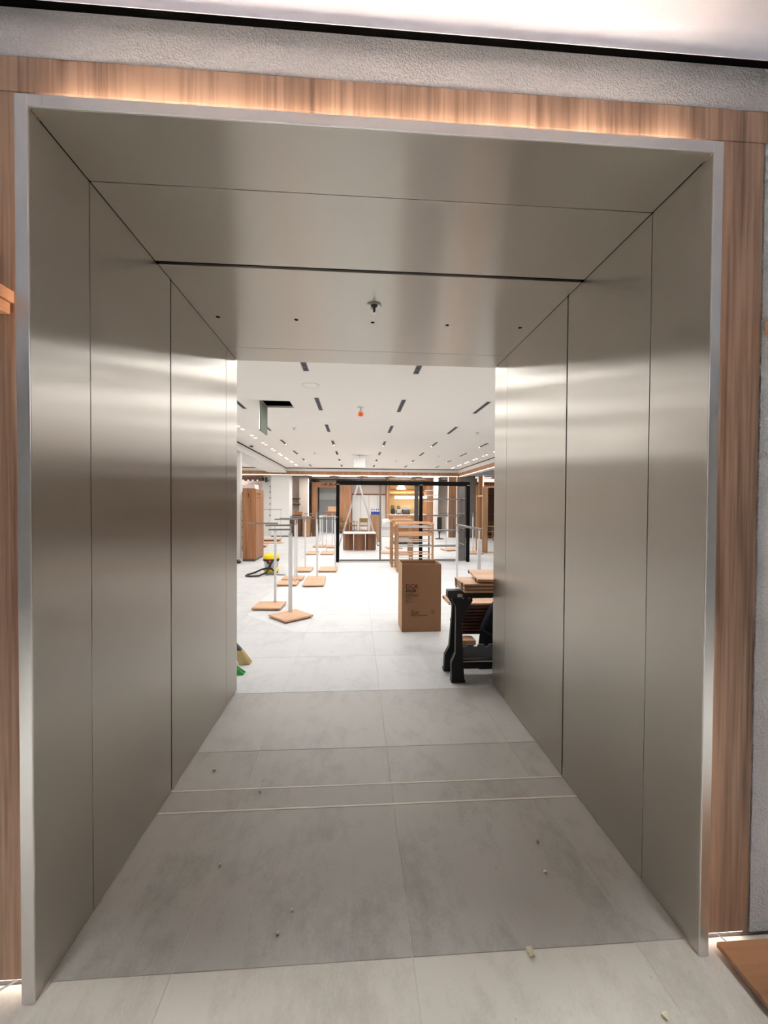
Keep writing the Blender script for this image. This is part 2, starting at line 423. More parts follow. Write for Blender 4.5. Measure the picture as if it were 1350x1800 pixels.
# ceiling of the front area with a bullnose edge and a black shadow gap
fc = struct(B(-4, -6, 3.10, 4, -.035, 3.3).build('ceiling', M['fceil']), 'smooth white ceiling in front of the portal')
prof = [(-.035, 3.10)] + [(-.035+.035*math.sin(a*PI/16), 3.065+.035*math.cos(a*PI/16)) for a in range(1, 9)] + [(.001, 3.050), (.003, 3.050), (.004, 3.3), (-.035, 3.3)]
MB().prism(prof, 0, -4, 4).build('cove_lip', M['fceil'], fc, smooth=True)
B(-4, .020, 3.078, 4, .075, 3.3).build('shadow_gap', M['black'], fc)
struct(B(-4.1, -6, 0, -4, .07, 3.3).build('wall_side', M['plaster']), 'plaster side wall left of the camera')
struct(B(4, -6, 0, 4.1, .07, 3.3).build('wall_side', M['plaster']), 'plaster side wall right of the camera')
struct(B(-4.1, -6.1, 0, 4.1, -6, 3.3).build('wall_rear', M['beige']), 'beige wall behind the camera')
for i, x in enumerate((-2.6, -1.3, 0, 1.3, 2.6)):
    for j, y in enumerate((-.95, -2.6)):
        t = thing('downlight', 'round ceiling downlight in front of the portal, %s from the left in the %s row' % (('first', 'second', 'third', 'fourth', 'fifth')[i], ('near', 'rear')[j]), 'ceiling light', (x, y, 3.10), 0, 'downlights in front of the portal')
        MB().lathe([(.06, 0), (.06, -.006), (.045, -.006), (.045, -.001)], (0, 0, 0), 20).build('ring', M['white'], t)
        MB().lathe([(.044, -.005), (.044, -.008)], (0, 0, 0), 20).build('lens', M['lamp'], t)
        spot_light('downlight_lamp', (0, 0, -.012), FRONT_W if j else FRONT_W*.5, 60 if j else 48, parent=t)
# ------------------------------------------------------------------ HALL SHELL
HC = 3.3
hx0, hx1, hy1 = -1.72, -1.22, 5.76     # open hatch
hc = MB()
for x0, y0, x1, y1 in ((-9, D-.002, 9, 5.76), (-9, 6.27, 9, 18.5), (-9, 5.76, -1.72, 6.27), (-1.22, 5.76, 9, 6.27)):
    hc.box(x0, y0, HC, x1, y1, HC+.03)
hc = struct(hc.build('ceiling', M['ceil']), 'flat white hall ceiling with slot lights and an open hatch')
B(-1.72, 5.76, HC+.4, -1.22, 6.27, HC+.42).box(-1.74, 5.76, HC+.03, -1.72, 6.27, HC+.42).box(-1.22, 5.76, HC+.03, -1.20, 6.27, HC+.42).box(-1.72, 5.74, HC+.03, -1.22, 5.76, HC+.42).box(-1.72, 6.27, HC+.03, -1.22, 6.29, HC+.42).build('hatch_void', M['black'], hc)
# hall side of the entrance wall
struct(B(-9, D-.002, 0, -W-.012, D+.0, HC).box(W+.012, D-.002, 0, 9, D, HC).build('wall_entrance', M['white']), 'white hall side of the entrance wall')
struct(B(-W-.012, D-.002, H+.012, W+.012, D, HC).build('wall_entrance', M['white']), 'white strip above the passage on the hall side')
struct(B(-9.1, D, 0, -9, 26, HC+.1).build('wall_left', M['white']), 'white wall on the far left of the hall')
struct(B(9, D, 0, 9.1, 26, HC+.1).build('wall_right', M['taupe']), 'taupe wall on the far right of the hall')
struct(B(-9, 26, 0, 9, 26.1, HC+.1).build('wall_back', M['beige']), 'beige wall at the very back beyond the cafe')
# back bulkhead
def bulk_back(x0, x1):
    b = struct(B(x0, 18.52, 2.95, x1, 18.75, HC).build('trim_bulkhead', M['white']), 'white bulkhead at the back of the hall with a wood band')
    B(x0, 18.5, 3.14, x1, 18.52, 3.265).build('fascia', M['white'], b)
    B(x0, 18.515, 3.265, x1, 18.52, HC).build('shadow_gap', M['black'], b)
    B(x0, 18.49, 2.975, x1, 18.52, 3.138).build('wood_band', M['woodband'], b, bevel=.003)
    B(x0, 18.50, 2.952, x1, 18.52, 2.973).build('led_line', M['line'], b)
    return b
bulk_back(-9, 4.82)
# right bulkhead runs the length of the hall
b = struct(B(4.84, D, 2.93, 5.1, 18.5, HC).build('trim_bulkhead', M['white']), 'white bulkhead along the right of the hall with a wood band')
B(4.82, D, 3.11, 4.84, 18.48, 3.265).build('fascia', M['white'], b)
B(4.835, D, 3.265, 4.84, 18.48, HC).build('shadow_gap', M['black'], b)
B(4.81, D, 2.955, 4.84, 18.48, 3.108).build('wood_band', M['woodband'], b, bevel=.003)
B(4.82, D, 2.930, 4.84, 18.48, 2.953).build('led_line', M['line'], b)
# left beam over the pillars
b = struct(B(-4.22, D, 3.06, -3.42, 18.48, HC).build('trim_beam', M['white']), 'white ceiling beam over the pillars on the left')
B(-3.42, D, 3.06, -3.40, 18.48, 3.262).build('fascia', M['white'], b)
B(-3.42, D, 3.262, -3.405, 18.48, HC).build('shadow_gap', M['black'], b)
# pillars
pl = struct(B(-4.2, 18.9, .0, -3.32, 19.8, 2.97).build('wall_pillar', M['white'], bevel=.01), 'wide white pillar at the back left under the beam')
B(-4.19, 18.89, 0, -3.31, 19.81, .05).build('base_strip', M['dgrey'], pl)
B(-4.2, 10.83, 0, -3.42, 10.98, 3.06).build('wall_pillar', M['white'], bevel=.01)
struct(bpy.data.objects['wall_pillar.001'], 'white pillar beside the tall brown cabinets')

# slot lights
def slot_light(label, x, y0, lit):
    t = thing('slot_light', label, 'ceiling light', (x, y0+.45, HC), 0, 'recessed slot lights in the hall ceiling')
    MB().box(-.045, -.46, -.004, -.035, .46, .0).box(.035, -.46, -.004, .045, .46, 0).box(-.045, -.46, -.004, .045, -.45, 0).box(-.045, .45, -.004, .045, .46, 0).build('rim', M['white'], t)
    B(-.035, -.45, -.002, .035, .45, -.0005).build('dark_slot', M['slot_in'], t)
    for k in range(6):
        yy = -.375+.15*k
        l = MB().lathe([(.018, -.002), (.02, -.008), (.015, -.010)], (0, yy, 0), 10).build('lamp_head', M['dgrey'] if k not in lit else M['lamp'], t)
    area_light('slot_lamp', (0, 0, -.02), .06, .85, HALL_W, parent=t)
    return t
ordn = ['first', 'second', 'third', 'fourth', 'fifth', 'sixth', 'seventh']
cols = [(-3.0+.86-.0, 'far left column'), (-.76, 'column left of the orange beacon'), (.68, 'column right of the orange beacon'), (2.12, 'column right of centre'), (3.56, 'far right column')]
for x, cn in cols:
    for k in range(7):
        y0 = 3.27+2.25*k
        lit = () if (k < 3) else ((5,) if k % 2 else ())
        slot_light('%s recessed dark slot light from the entrance, %s' % (ordn[k], cn), x, y0, lit)
# pairs of small downlights along the bulkheads
ring_me = MB().lathe([(.05, 0), (.05, -.004), (.038, -.004)], (0, 0, 0), 14).mesh('ring', M['white'])
lens_me = MB().lathe([(.037, -.003), (.037, -.008)], (0, 0, 0), 12).mesh('lens', M['lamp'])
def mini(x, y, label, group):
    t = thing('downlight', label, 'ceiling light', (x, y, HC), 0, group)
    for n_, me in (('ring', ring_me), ('lens', lens_me)):
        o = bpy.data.objects.new(n_, me); COL.objects.link(o); o.parent = t
ord16 = ['first', 'second', 'third', 'fourth', 'fifth', 'sixth', 'seventh', 'eighth', 'ninth', 'tenth', 'eleventh', 'twelfth', 'thirteenth', 'fourteenth', 'fifteenth', 'last']
for k in range(8):
    for j, d in enumerate((0, .38)):
        mini(-2.75, 8.15+1.25*k+d, '%s small bright downlight from the entrance in the row beside the left beam' % ord16[2*k+j], 'paired downlights along the left beam')
        mini(4.35, 9.0+1.2*k+d, '%s small bright downlight from the entrance in the row beside the right bulkhead' % ord16[2*k+j], 'paired downlights along the right bulkhead')
# ------------------------------------------------------------------ HALL CEILING FITTINGS
# open access hatch, leaf hanging down on its left hinge
t = thing('ceiling_hatch', 'open ceiling hatch leaf of grey board hanging below a black opening', 'hatch', (-1.72, 6.015, HC))
B(.0, -.25, -.50, .018, .25, -.01).build('leaf', plain('green_board', (122, 128, 116), .8, noise=.1), t)
MB().box(-.012, -.255, -.51, 0, -.235, 0).box(-.012, .235, -.51, 0, .255, 0).box(-.012, -.255, -.51, 0, .255, -.49).box(-.012, -.255, -.02, 0, .255, 0).build('leaf_frame', M['chrome'], t)
MB().box(0, -.257, -.006, .5, -.247, .012).box(0, .247, -.006, .5, .257, .012).box(.49, -.257, -.006, .5, .257, .012).build('opening_frame', M['white'], t)
MB().bar((.018, .25, -.40), (.07, .27, -.45), .012).build('latch', M['chrome'], t)
# speaker ring, beacon, detectors, sprinklers
t = thing('ceiling_speaker', 'round white ceiling speaker near the second slot light', 'speaker', (-.776, 4.82, HC))
MB().lathe([(.13, 0), (.13, -.008), (.118, -.012), (.112, -.006)], n=28).build('rim', M['ceil'], t, smooth=True)
MB().lathe([(.108, -.006), (.108, -.009)], n=28).build('grille', M['ceil'], t)
t = thing('alarm_beacon', 'orange alarm beacon hanging from the hall ceiling', 'beacon', (-.03, 6.1, HC))
MB().lathe([(.06, 0), (.06, -.015), (.015, -.02), (.015, -.06), (.055, -.065), (.055, -.10)], n=18).build('mount', M['wmetal'], t, smooth=True)
MB().lathe([(.054, -.10), (.056, -.12), (.045, -.155), (.02, -.165)], n=18).build('lens', plain('orange_lens', (255, 112, 30), .35), t, smooth=True)
def sprinkler(x, y, z, label, big=False):
    t = thing('sprinkler', label, 'sprinkler', (x, y, z))
    MB().lathe([(.042, 0), (.044, -.004), (.036, -.010), (.026, -.004)], n=24).build('flange', M['chrome'], t, smooth=True)
    MB().lathe([(.022, -.003), (.018, -.01), (.009, -.014), (.007, -.022)], n=16).build('cup', M['dgrey'], t, smooth=True)
    MB().tube([(0, 0, -.02), (0, 0, -.048)], .0045, 8).bar((-.009, 0, -.022), (-.004, 0, -.046), .0025).bar((.009, 0, -.022), (.004, 0, -.046), .0025).build('frame_arm', M['dgrey'], t)
    d = MB()
    for k in range(10):
        a = 2*PI*k/10; d.cbox((math.cos(a)*.010, math.sin(a)*.010, -.049), (.012, .003, .0012), a)
    d.lathe([(.007, -.0485), (.007, -.0500)], n=12).build('deflector', M['chrome'], t)
    return t
sprinkler(0, 1.144, H, 'chrome sprinkler head in the steel soffit above the centre hole')
for x, y, s in ((-1.52, 8.24, 'left of the alarm beacon'), (-1.51, 12.77, 'deep in the hall left of centre'), (1.45, 14.92, 'deep in the hall right of centre'), (2.78, 13.07, 'near the right bulkhead far back'), (2.77, 8.4, 'right of the third slot light column')):
    t = thing('sprinkler', 'small grey pendant sprinkler on the hall ceiling, %s' % s, 'sprinkler', (x, y, HC))
    MB().lathe([(.05, 0), (.05, -.006), (.014, -.012), (.014, -.045), (.03, -.048), (.03, -.053)], n=12).build('body', M['chrome'], t)
t = thing('smoke_detector', 'round smoke detector under the left beam line', 'detector', (-3.18, 11.1, HC))
MB().lathe([(.07, 0), (.07, -.02), (.05, -.03)], n=16).build('base', M['white'], t)
MB().lathe([(.05, -.03), (.045, -.06), (.02, -.07)], n=16).build('chamber', M['dgrey'], t)
t = thing('hanging_box', 'white box hanging on a rod from the middle of the hall ceiling', 'sign box', (0, 13.3, HC))
MB().tube([(0, 0, 0), (0, 0, -.10)], .012).lathe([(.06, 0), (.06, -.012)], n=14).build('rod', M['chrome'], t)
B(-.2, -.09, -.44, .2, .09, -.10).build('box', M['white'], t, bevel=.01)
B(-.21, -.10, -.11, .21, .10, -.095).build('lid', M['wmetal'], t)

# ------------------------------------------------------------------ FOREGROUND THINGS
def debris(x, y, s, label):
    bm = bmesh.new(); bmesh.ops.create_icosphere(bm, subdivisions=1, radius=s)
    for v in bm.verts: v.co *= random.uniform(.6, 1.25); v.co.z *= .7
    mz = min(v.co.z for v in bm.verts)
    for v in bm.verts: v.co.z -= mz
    me = bpy.data.meshes.new('plaster_crumb'); bm.to_mesh(me); bm.free(); me.materials.append(M['crumb'])
    o = bpy.data.objects.new('plaster_crumb', me); COL.objects.link(o); o.location = (x, y, 0); o.rotation_euler = (0, 0, random.uniform(0, 6))
    tag(o, label, 'crumb', 'crumbs scattered on the passage floor')
M['crumb'] = plain('crumb_plaster', (222, 212, 178), .9, noise=.15, scale=60)
for x, y, s, l in ((-.611, .921, .008, 'pale crumb beside the inlay strip left of centre'), (-.677, .467, .009, 'cream crumb on the left tile joint inside the passage'),
    (-.338, .248, .007, 'small cream crumb left of centre near the front'), (-.374, .168, .009, 'cream crumb nearest the front edge left of centre'),
    (.466, .86, .007, 'small crumb between the two inlay strips right of centre'), (.741, .505, .009, 'whitish crumb beside the right tile joint'),
    (.706, .351, .008, 'whitish crumb closest to the right wall near the front'), (.509, .044, .016, 'largest cream crumb lying on the front tile joint'),
    (-.915, 1.116, .010, 'grey crumb near the left steel wall'), (.843, -.152, .011, 'white chip at the lower right on the front tile'), (-.61, 1.013, .004, 'tiny dark speck past the inlay strip')):
    debris(x, y, s, l)
# loose board on the floor at the right of the portal
t = thing('loose_board', 'brown wooden board lying on the floor right of the portal', 'board', (1.155, .0, 0))
B(0, -1.6, .022, .62, .008, .042).build('plank', M['floorboard'], t, bevel=.002)
for x, y in ((.04, -.12), (.5, -.12), (.04, -1.4), (.5, -1.4)):
    B(x, y, 0, x+.06, y+.06, .022).build('foot_block', M['darkwood'], t)
for k, (a, b_) in enumerate((((1.19, .045, .03), (1.235, -.02, .004)), ((1.24, .03, .004), (1.27, .035, .004)), ((1.29, .028, .005), (1.33, .03, .005)))):
    o = MB().tube([a, ((a[0]+b_[0])/2, (a[1]+b_[1])/2, (a[2]+b_[2])/2+.003), b_], .0022, 6).build('cable_end', M['wmetal'])
    tag(o, ('white cable end poking out under the wood wall right of portal', 'short white wire scrap beside the loose board', 'white wire scrap farthest right under the plaster wall')[k], 'cable')
o = MB().tube([(-1.17, .045, .03), (-1.2, .03, .025), (-1.25, .01, .006)], .003, 6).build('cable_end', M['wmetal']); tag(o, 'white cable end on the floor left of the portal', 'cable')
# wooden rails on the front wall, either side
t = thing('wall_rail', 'pale wooden double rail on the wall left of the portal', 'rail', (-1.165, 0, 0))
B(-.6, -.10, 2.17, 0, WP, 2.207).build('upper_rail', M['oak'], t, bevel=.002)
B(-.6, -.09, 2.132, -.004, WP-.01, 2.167).build('lower_rail', M['oak'], t, bevel=.002)
t = thing('wall_rail', 'pale wooden rail on the plaster wall right of the portal', 'rail', (1.325, 0, 0))
B(0, -.06, 2.15, .6, WP-.004, 2.20).build('upper_rail', M['oak'], t, bevel=.002)

# cardboard box
t = thing('cardboard_box', 'tall open brown cardboard box with red and black printing', 'box', (.70, 3.86, 0), .02)
bw, bd, bh, th = .485, .36, .83, .006
B(-bw/2, -bd/2, 0, bw/2, -bd/2+th, bh).build('front_panel', M['card'], t, bevel=.001)
B(-bw/2, bd/2-th, 0, bw/2, bd/2, bh).build('back_panel', M['card'], t)
B(-bw/2, -bd/2+th, 0, -bw/2+th, bd/2-th, bh).build('side_panel', M['cardin'], t)
B(bw/2-th, -bd/2+th, 0, bw/2, bd/2-th, bh).build('side_panel', M['card'], t)
B(-bw/2+th, -bd/2+th, .0, bw/2-th, bd/2-th, .006).build('bottom_panel', M['card'], t)
MB().box(-bw/2, -bd/2-.001, bh, bw/2, -bd/2+th+.001, bh+.004).box(-bw/2, bd/2-th-.001, bh, bw/2, bd/2+.001, bh+.004).box(-bw/2, -bd/2, bh, -bw/2+th, bd/2, bh+.004).box(bw/2-th, -bd/2, bh, bw/2, bd/2, bh+.004).build('torn_rim', M['cardin'], t)
def text(body, size, x, z, mat, parent, name='lettering', y=-bd/2-.0012, sx=1.0, bold=0.0):
    c = bpy.data.curves.new(name, 'FONT'); c.body = body; c.size = size; c.extrude = .0004; c.offset = bold; c.resolution_u = 2
    o = bpy.data.objects.new(name, c); COL.objects.link(o); o.parent = parent
    o.rotation_euler = (PI/2, 0, 0); o.location = (x, y, z); o.scale = (sx, 1, 1)
    bpy.context.view_layer.update()
    me = bpy.data.meshes.new_from_object(o.evaluated_get(bpy.context.evaluated_depsgraph_get())); me.materials.clear(); me.materials.append(mat)
    q = bpy.data.objects.new(name, me); COL.objects.link(q); q.parent = parent; q.rotation_euler = (PI/2, 0, 0); q.location = (x, y, z); q.scale = (sx, 1, 1)
    bpy.data.objects.remove(o); return q
x0 = -bw/2
text('DCA', .076, x0+.045, .535, M['redink'], t, sx=.95, bold=.0016)
ser = MB()
for xx, zz, ww in ((.046, .536, .02), (.046, .584, .02), (.128, .536, .022), (.158, .536, .022)):
    ser.box(x0+xx, -bd/2-.0014, zz-.001, x0+xx+ww, -bd/2-.0006, zz+.002)
ser.build('letter_serif', M['redink'], t)
text('AVC30', .043, x0+.045, .492, M['ink'], t, bold=.0018)
text('TL 110-15', .022, x0+.045, .468, M['ink'], t)
text('ADVANCED CLEANER', .0155, x0+.045, .445, M['ink'], t, bold=.0005)
text('Dust extractor, industrial', .0125, x0+.045, .428, M['ink'], t)
text('Dry and wet', .013, x0+.045, .408, M['ink'], t)
text('cleaner', .013, x0+.045, .388, M['ink'], t)
text('Power 1200 W', .013, x0+.045, .366, M['ink'], t)
text('220 V', .012, x0+.045, .348, M['ink'], t)
for i, (a, b_) in enumerate((('Qty:', '1 pcs'), ('Gross Weight:', '7.5 kg'), ('Net Weight:', '6.1 kg'), ('Dimension:  400x365x780 mm', ''))):
    text(a, .0165, x0+.115, .262-.0215*i, M['ink'], t, bold=.0004)
    if b_: text(b_, .0165, x0+.36, .262-.0215*i, M['ink'], t, bold=.0004)

# sawhorse
t = thing('sawhorse', 'black plastic folding sawhorse just past the steel passage', 'sawhorse', (0, 0, 0))
MB().prism([(2.285, .725), (2.375, .725), (2.375, .795), (2.285, .795)], 0, .715, 1.72).build('top_beam', M['bplastic'], t, bevel=.006)
gr = MB()
for k in range(14): gr.box(.83+.055*k, 2.281, .735, .838+.055*k, 2.2855, .79)
gr.build('beam_rib', M['bplastic'], t)
dots = MB()
for k in range(14): dots.cbox((.83+.055*k+.02, 2.2835, .727), (.016, .003, .008))
dots.build('beam_slot', M['chrome'], t)
B(.80, 2.279, .738, .845, 2.286, .765).build('bracket_plate', M['chrome'], t)
def leg(px, yt, yb, nm='leg'):
    # outline in x-z, sheared in y from top (yt) to foot (yb)
    pts = [(0, .0), (.115, .0), (.105, .18), (.10, .52), (.155, .63), (.2, .70), (.2, .725), (.015, .725), (.015, .70), (.045, .655), (.045, .55), (.038, .25), (.0, .17)]
    V = []; n = len(pts)
    for dy in (-.03, .03):
        for x, z in pts:
            f = z/.725; V.append((px+x, yb+(yt-yb)*f+dy*(1-.35*f), z))
    F = [tuple(range(n))[::-1], tuple(range(n, 2*n))] + [(i, (i+1) % n, n+(i+1) % n, n+i) for i in range(n)]
    o = MB().add(V, F).build(nm, M['bplastic'], t, bevel=.004)
    MB().box(px-.004, yb-.034, 0, px+.119, yb+.034, .028).build('foot', M['bplastic'], o, bevel=.004)
    return o
leg(.74, 2.31, 2.245); leg(.725, 2.35, 2.50)
leg(1.60, 2.31, 2.245); leg(1.60, 2.35, 2.50)
sh = MB().prism([(.83, .19), (1.62, .19), (1.62, .285)] + [p for k in range(6, -1, -1) for p in ((.92+.1*k+.04, .285), (.92+.1*k+.03, .305), (.92+.1*k-.02, .305), (.92+.1*k-.03, .285))] + [(.83, .285)], 1, 2.30, 2.32)
sh.build('shelf_flap', M['dgrey2'] if 'dgrey2' in M else M['bplastic'], t)
MB().box(.83, 2.27, .10, 1.62, 2.43, .15).box(.83, 2.27, .15, 1.62, 2.285, .175).box(1.0, 2.28, .088, 1.12, 2.42, .10).build('shelf_tray', M['bplastic'], t, bevel=.004)
MB().tube([(.83, 2.262, .168), (1.62, 2.262, .168)], .006).build('shelf_rod', M['chrome'], t)

# stacked display boards (each board is one thing)
def board(label, x0, y0, z, w, d, th=.02, mat='oak', rz=0, group=None, clips=True):
    t = thing('display_board', label, 'board', (x0, y0, z), rz, group)
    B(0, 0, .004, w, d, th+.004).build('panel', M[mat], t, bevel=.003)
    if clips:
        for xx, yy in ((.0, .06), (.0, d-.08)):
            MB().prism([(xx-.008, 0), (xx+.03, 0), (xx+.03, .004), (xx-.002, .004), (xx-.002, th+.006), (xx-.008, th+.006)], 1, yy, yy+.015).build('clip', M['dgrey'], t)
    else:
        B(.05, .05, 0, w-.05, d-.05, .004).build('underlay', M['dgrey'], t)
    return t
ORD = ['lowest', 'second', 'third', 'topmost']
for k in range(3):
    board('%s oak board with metal clips in small stack at the sawhorse end' % ('lowest', 'middle', 'topmost')[k], .83, 2.16+.004*k, .796+.0275*k, .30 if k < 2 else .28, .36, group='oak boards on the sawhorse')
board('wide oak board on the sawhorse partly hidden by the steel wall', .955, 2.2, .884, .62, .56, .022, rz=-.12, group='oak boards on the sawhorse')
names9 = ['lowest', 'second lowest', 'third from the bottom', 'fourth from the bottom', 'fifth from the bottom', 'fifth from the top', 'fourth from the top', 'third from the top', 'second from the top', 'topmost']
t = thing('pallet_board', 'thick pink topped block under the stack of boards behind the sawhorse', 'block', (.87, 2.56, 0))
B(0, .06, 0, .17, .16, .20).build('block', M['darkwood'], t)
B(-.01, .02, .20, .19, .17, .25).build('top_board', M['oak'], t, bevel=.004)
for k in range(10):
    dx = random.uniform(-.02, .02)+ (-.09 if k == 9 else 0)
    board('dark shaded brown board, %s in the stack behind the sawhorse' % names9[k],   .95+dx, 2.74+random.uniform(-.01, .01), .255+.032*k, .42+(.1 if k == 9 else 0), .40, .022, 'oak' if k == 9 else 'darkwood', group='boards stacked behind the sawhorse')  # all but the topmost get dark wood, shade put into their colour
t = thing('navy_cloth', 'dark navy cloth bundle hanging beside the stacked boards', 'cloth', (1.285, 2.62, 0))
cm = MB(); n = 18; rings = []
for i in range(11):
    f = i/10; z = .66 - .54*f
    rx = .03+.17*min(1, (f*1.9)**.55); ry = .025+.055*min(1, f*2)**.6
    ring = []
    for k in range(n):
        a = 2*PI*k/n; wv = 1+.06*math.sin(5*a+4*f)+.04*math.sin(9*a-6*f)
        ring.append((rx*math.cos(a)*wv+.05*(1-f), ry*math.sin(a)*wv, z))
    rings.append(ring)
V = [p for r in rings for p in r]; F = [(i*n+k, i*n+(k+1) % n, (i+1)*n+(k+1) % n, (i+1)*n+k) for i in range(10) for k in range(n)] + [tuple(range(n)), tuple(range(10*n, 11*n))]
cm.add(V, F).build('cloth_body', M['navy'], t, smooth=True)
fold = MB().tube([(-.19, -.06, .36), (-.10, -.085, .31), (.05, -.09, .37), (.15, -.06, .44)], .018, 8).build('cloth_fold', M['navy'], t, smooth=True)

# brooms at the left edge
M['straw'] = plain('straw_bristle', (206, 182, 128), .95, noise=.25, scale=60)
M['gbristle'] = plain('green_bristle', (30, 150, 60), .7, noise=.35, scale=70)
t = thing('broom', 'straw coloured broom with grey head leaning by the left passage edge', 'broom', (-1.17, 2.77, 0))
def slab(cb, ct, wb, wt, d): # tapered block between two centres
    V = []
    for c, wd, dd in ((cb, wb, d[0]), (ct, wt, d[1])):
        for a, b_ in ((-1,-1),(1,-1),(1,1),(-1,1)): V.append((c[0]+a*wd/2, c[1]+b_*dd/2, c[2]))
    return MB().add(V, [(0,3,2,1),(4,5,6,7),(0,1,5,4),(1,2,6,5),(2,3,7,6),(3,0,4,7)])
br = slab((0, 0, .004), (-.075, 0, .13), .10, .085, (.09, .05))
for k in range(26):
    a = random.uniform(-.05, .055); yy = random.uniform(-.045, .045); br.bar((a, yy, .003), (a*.8-.07, yy*.5, .12), .008)
br.build('bristles', M['straw'], t)
slab((-.078, 0, .13), (-.14, 0, .235), .09, .04, (.055, .035)).build('head', M['dgrey'], t, bevel=.006)
MB().tube([(-.14, 0, .22), (-.34, -.24, .9), (-.5, -.55, 1.35)], .011).build('handle', M['wmetal'], t)
t = thing('broom', 'green bristled broom lying lower beside the left passage edge', 'broom', (-1.175, 2.52, 0))
br = slab((0, 0, .003), (-.045, 0, .06), .12, .07, (.08, .05))
for k in range(26):
    a = random.uniform(-.06, .065); yy = random.uniform(-.04, .04); br.bar((a, yy, .002), (a*.6-.045, yy*.6, .06), .007)
br.build('bristles', M['gbristle'], t)
slab((-.047, 0, .06), (-.07, 0, .10), .075, .06, (.055, .045)).build('head', M['wmetal'], t, bevel=.006)
MB().tube([(-.07, 0, .09), (-.22, -.10, .7), (-.34, -.28, 1.2)], .011).build('handle', M['chrome'], t)

# vacuum cleaner
M['vsilver'] = plain('vacuum_silver', (198, 198, 196), .35, .3)
t = thing('vacuum_cleaner', 'yellow and silver drum vacuum cleaner with black hose', 'vacuum', (-2.0, 8.1, 0))
MB().lathe([(.15, .045), (.175, .06), (.165, .11), (.15, .125)], n=24).build('base', M['yellow'], t, smooth=True)
for k in range(4):
    a = PI/4+k*PI/2; MB().lathe([(.018, 0), (.028, .012), (.028, .04), (.016, .05)], (math.cos(a)*.15, math.sin(a)*.15, 0), 12).build('caster', M['bplastic'], t, smooth=True)
MB().lathe([(.135, .12), (.15, .16), (.165, .29)], n=24).build('drum', M['vsilver'], t, smooth=True)
MB().lathe([(.168, .285), (.178, .295), (.178, .335), (.165, .345)], n=24).build('collar', M['bplastic'], t, smooth=True)
MB().lathe([(.175, .34), (.18, .36), (.165, .41), (.13, .445), (.06, .46), (.01, .462)], n=24).build('lid', M['yellow'], t, smooth=True)
MB().cbox((0, -.165, .29), (.13, .05, .10)).build('front_block', M['bplastic'], t, bevel=.015)
MB().lathe([(.028, 0), (.028, .012), (.02, .016)], (0, 0, 0), 14).build('badge', plain('red_badge', (190, 60, 60), .5), t).rotation_euler = (PI/2, 0, 0)
bpy.context.view_layer.update()
[o for o in t.children if o.name.startswith('badge')][0].location = (.01, -.19, .29)
MB().lathe([(.022, 0), (.02, .01)], (.02, -.105, .43), 12).build('switch', M['bplastic'], t)
MB().tube([(.02, -.18, .26), (.01, -.215, .19), (-.02, -.22, .13)], .026, 10).build('hose_socket', M['bplastic'], t, smooth=True)
MB().tube([(.01, -.215, .2), (-.02, -.24, .12), (-.07, -.36, .06), (-.17, -.46, .025), (-.33, -.50, .022), (-.45, -.42, .022), (-.46, -.28, .022), (-.36, .02, .022), (-.20, -.06, .10), (-.06, -.215, .15), (.05, -.21, .14), (.13, -.24, .06), (.16, -.26, .02)], .02, 10).build('hose', M['bplastic'], t, smooth=True)
MB().tube([(-.08, -.27, .006), (.05, -.22, .006), (.2, -.2, .006), (.32, -.21, .006), (.36, -.24, .006), (.28, -.27, .006), (.19, -.26, .006)], .006, 6).build('cord', M['dgrey'], t)

# ------------------------------------------------------------------ CLOTHES STANDS
def stand(label, x, y, rz=0, w=.42, d=.46, pole=(0, .1), h=1.26, arms=((-.36, .04, 0),), thick=.034, feet=True, arm_z=0, cat='stand', group='T shaped clothes stands'):
    t = thing('clothes_stand', label, cat, (x, y, 0), rz, group)
    B(-w/2, -d/2, .016, w/2, d/2, .042).build('base_board', M['oak'], t, bevel=.004)
    B(-w/2+.03, -d/2+.03, 0, w/2-.03, d/2-.03, .016).build('underframe', M['dgrey'], t)
    px, py = pole
    MB().bar((px, py, .042), (px, py, h-.13), thick, thick).build('pole', M['wmetal'], t, bevel=.003)
    MB().bar((px, py, h-.13), (px, py, h), thick*.5, thick*.5).lathe([(thick*.62, 0), (thick*.62, .03)], (px, py, h-.14), 10).build('inner_pole', M['chrome'], t)
    for a, b_, dz in arms:
        ca, sa = math.cos(arm_z), math.sin(arm_z)
        MB().bar((px+a*ca, py+a*sa, h+dz), (px+b_*ca, py+b_*sa, h+dz), .018, .024).build('hanging_bar', M['barmetal'], t, bevel=.002)
    return t
stand('clothes stand nearest the entrance with turned square oak base', -.99, 4.40, .72, .44, .44, pole=(.08, .14), arms=((-.34, .03, 0), (-.30, .02, -.06)), thick=.042, arm_z=-.6)
stand('clothes stand left of the nearest one on a straight oak base', -1.40, 4.99, -.05, .42, .42, pole=(.05, .15), arms=((-.42, .04, 0),))
stand('third clothes stand in the left row, on a front board before the vacuum', -1.42, 6.80, 0, .40, .42, pole=(.12, .12), arms=((-.4, .05, 0),), thick=.03)
stand('clothes stand directly behind the third one in the left row', -1.40, 7.36, 0, .42, .42, pole=(.06, .1), arms=((-.36, .2, 0),), thick=.026)
stand('clothes stand on a long oak base in the right row', -.92, 7.0, .03, .40, 1.02, pole=(.02, .42), arms=((-.3, .22, 0),), thick=.034)
stand('narrow clothes stand with short arm behind the long base', -1.32, 8.52, 0, .38, .62, pole=(.0, .2), arms=((-.36, .1, 0),), thick=.03)
stand('clothes stand beside the left post of the black frame', -.76, 8.53, 0, .42, .66, pole=(.16, .1), arms=((-.3, .06, 0), (-.25, .02, -.05)), thick=.03)
stand('farther clothes stand left row, level with the stools', -1.48, 11.9, 0, .36, .8, pole=(.1, .2), arms=((-.4, .07, 0),), thick=.028)
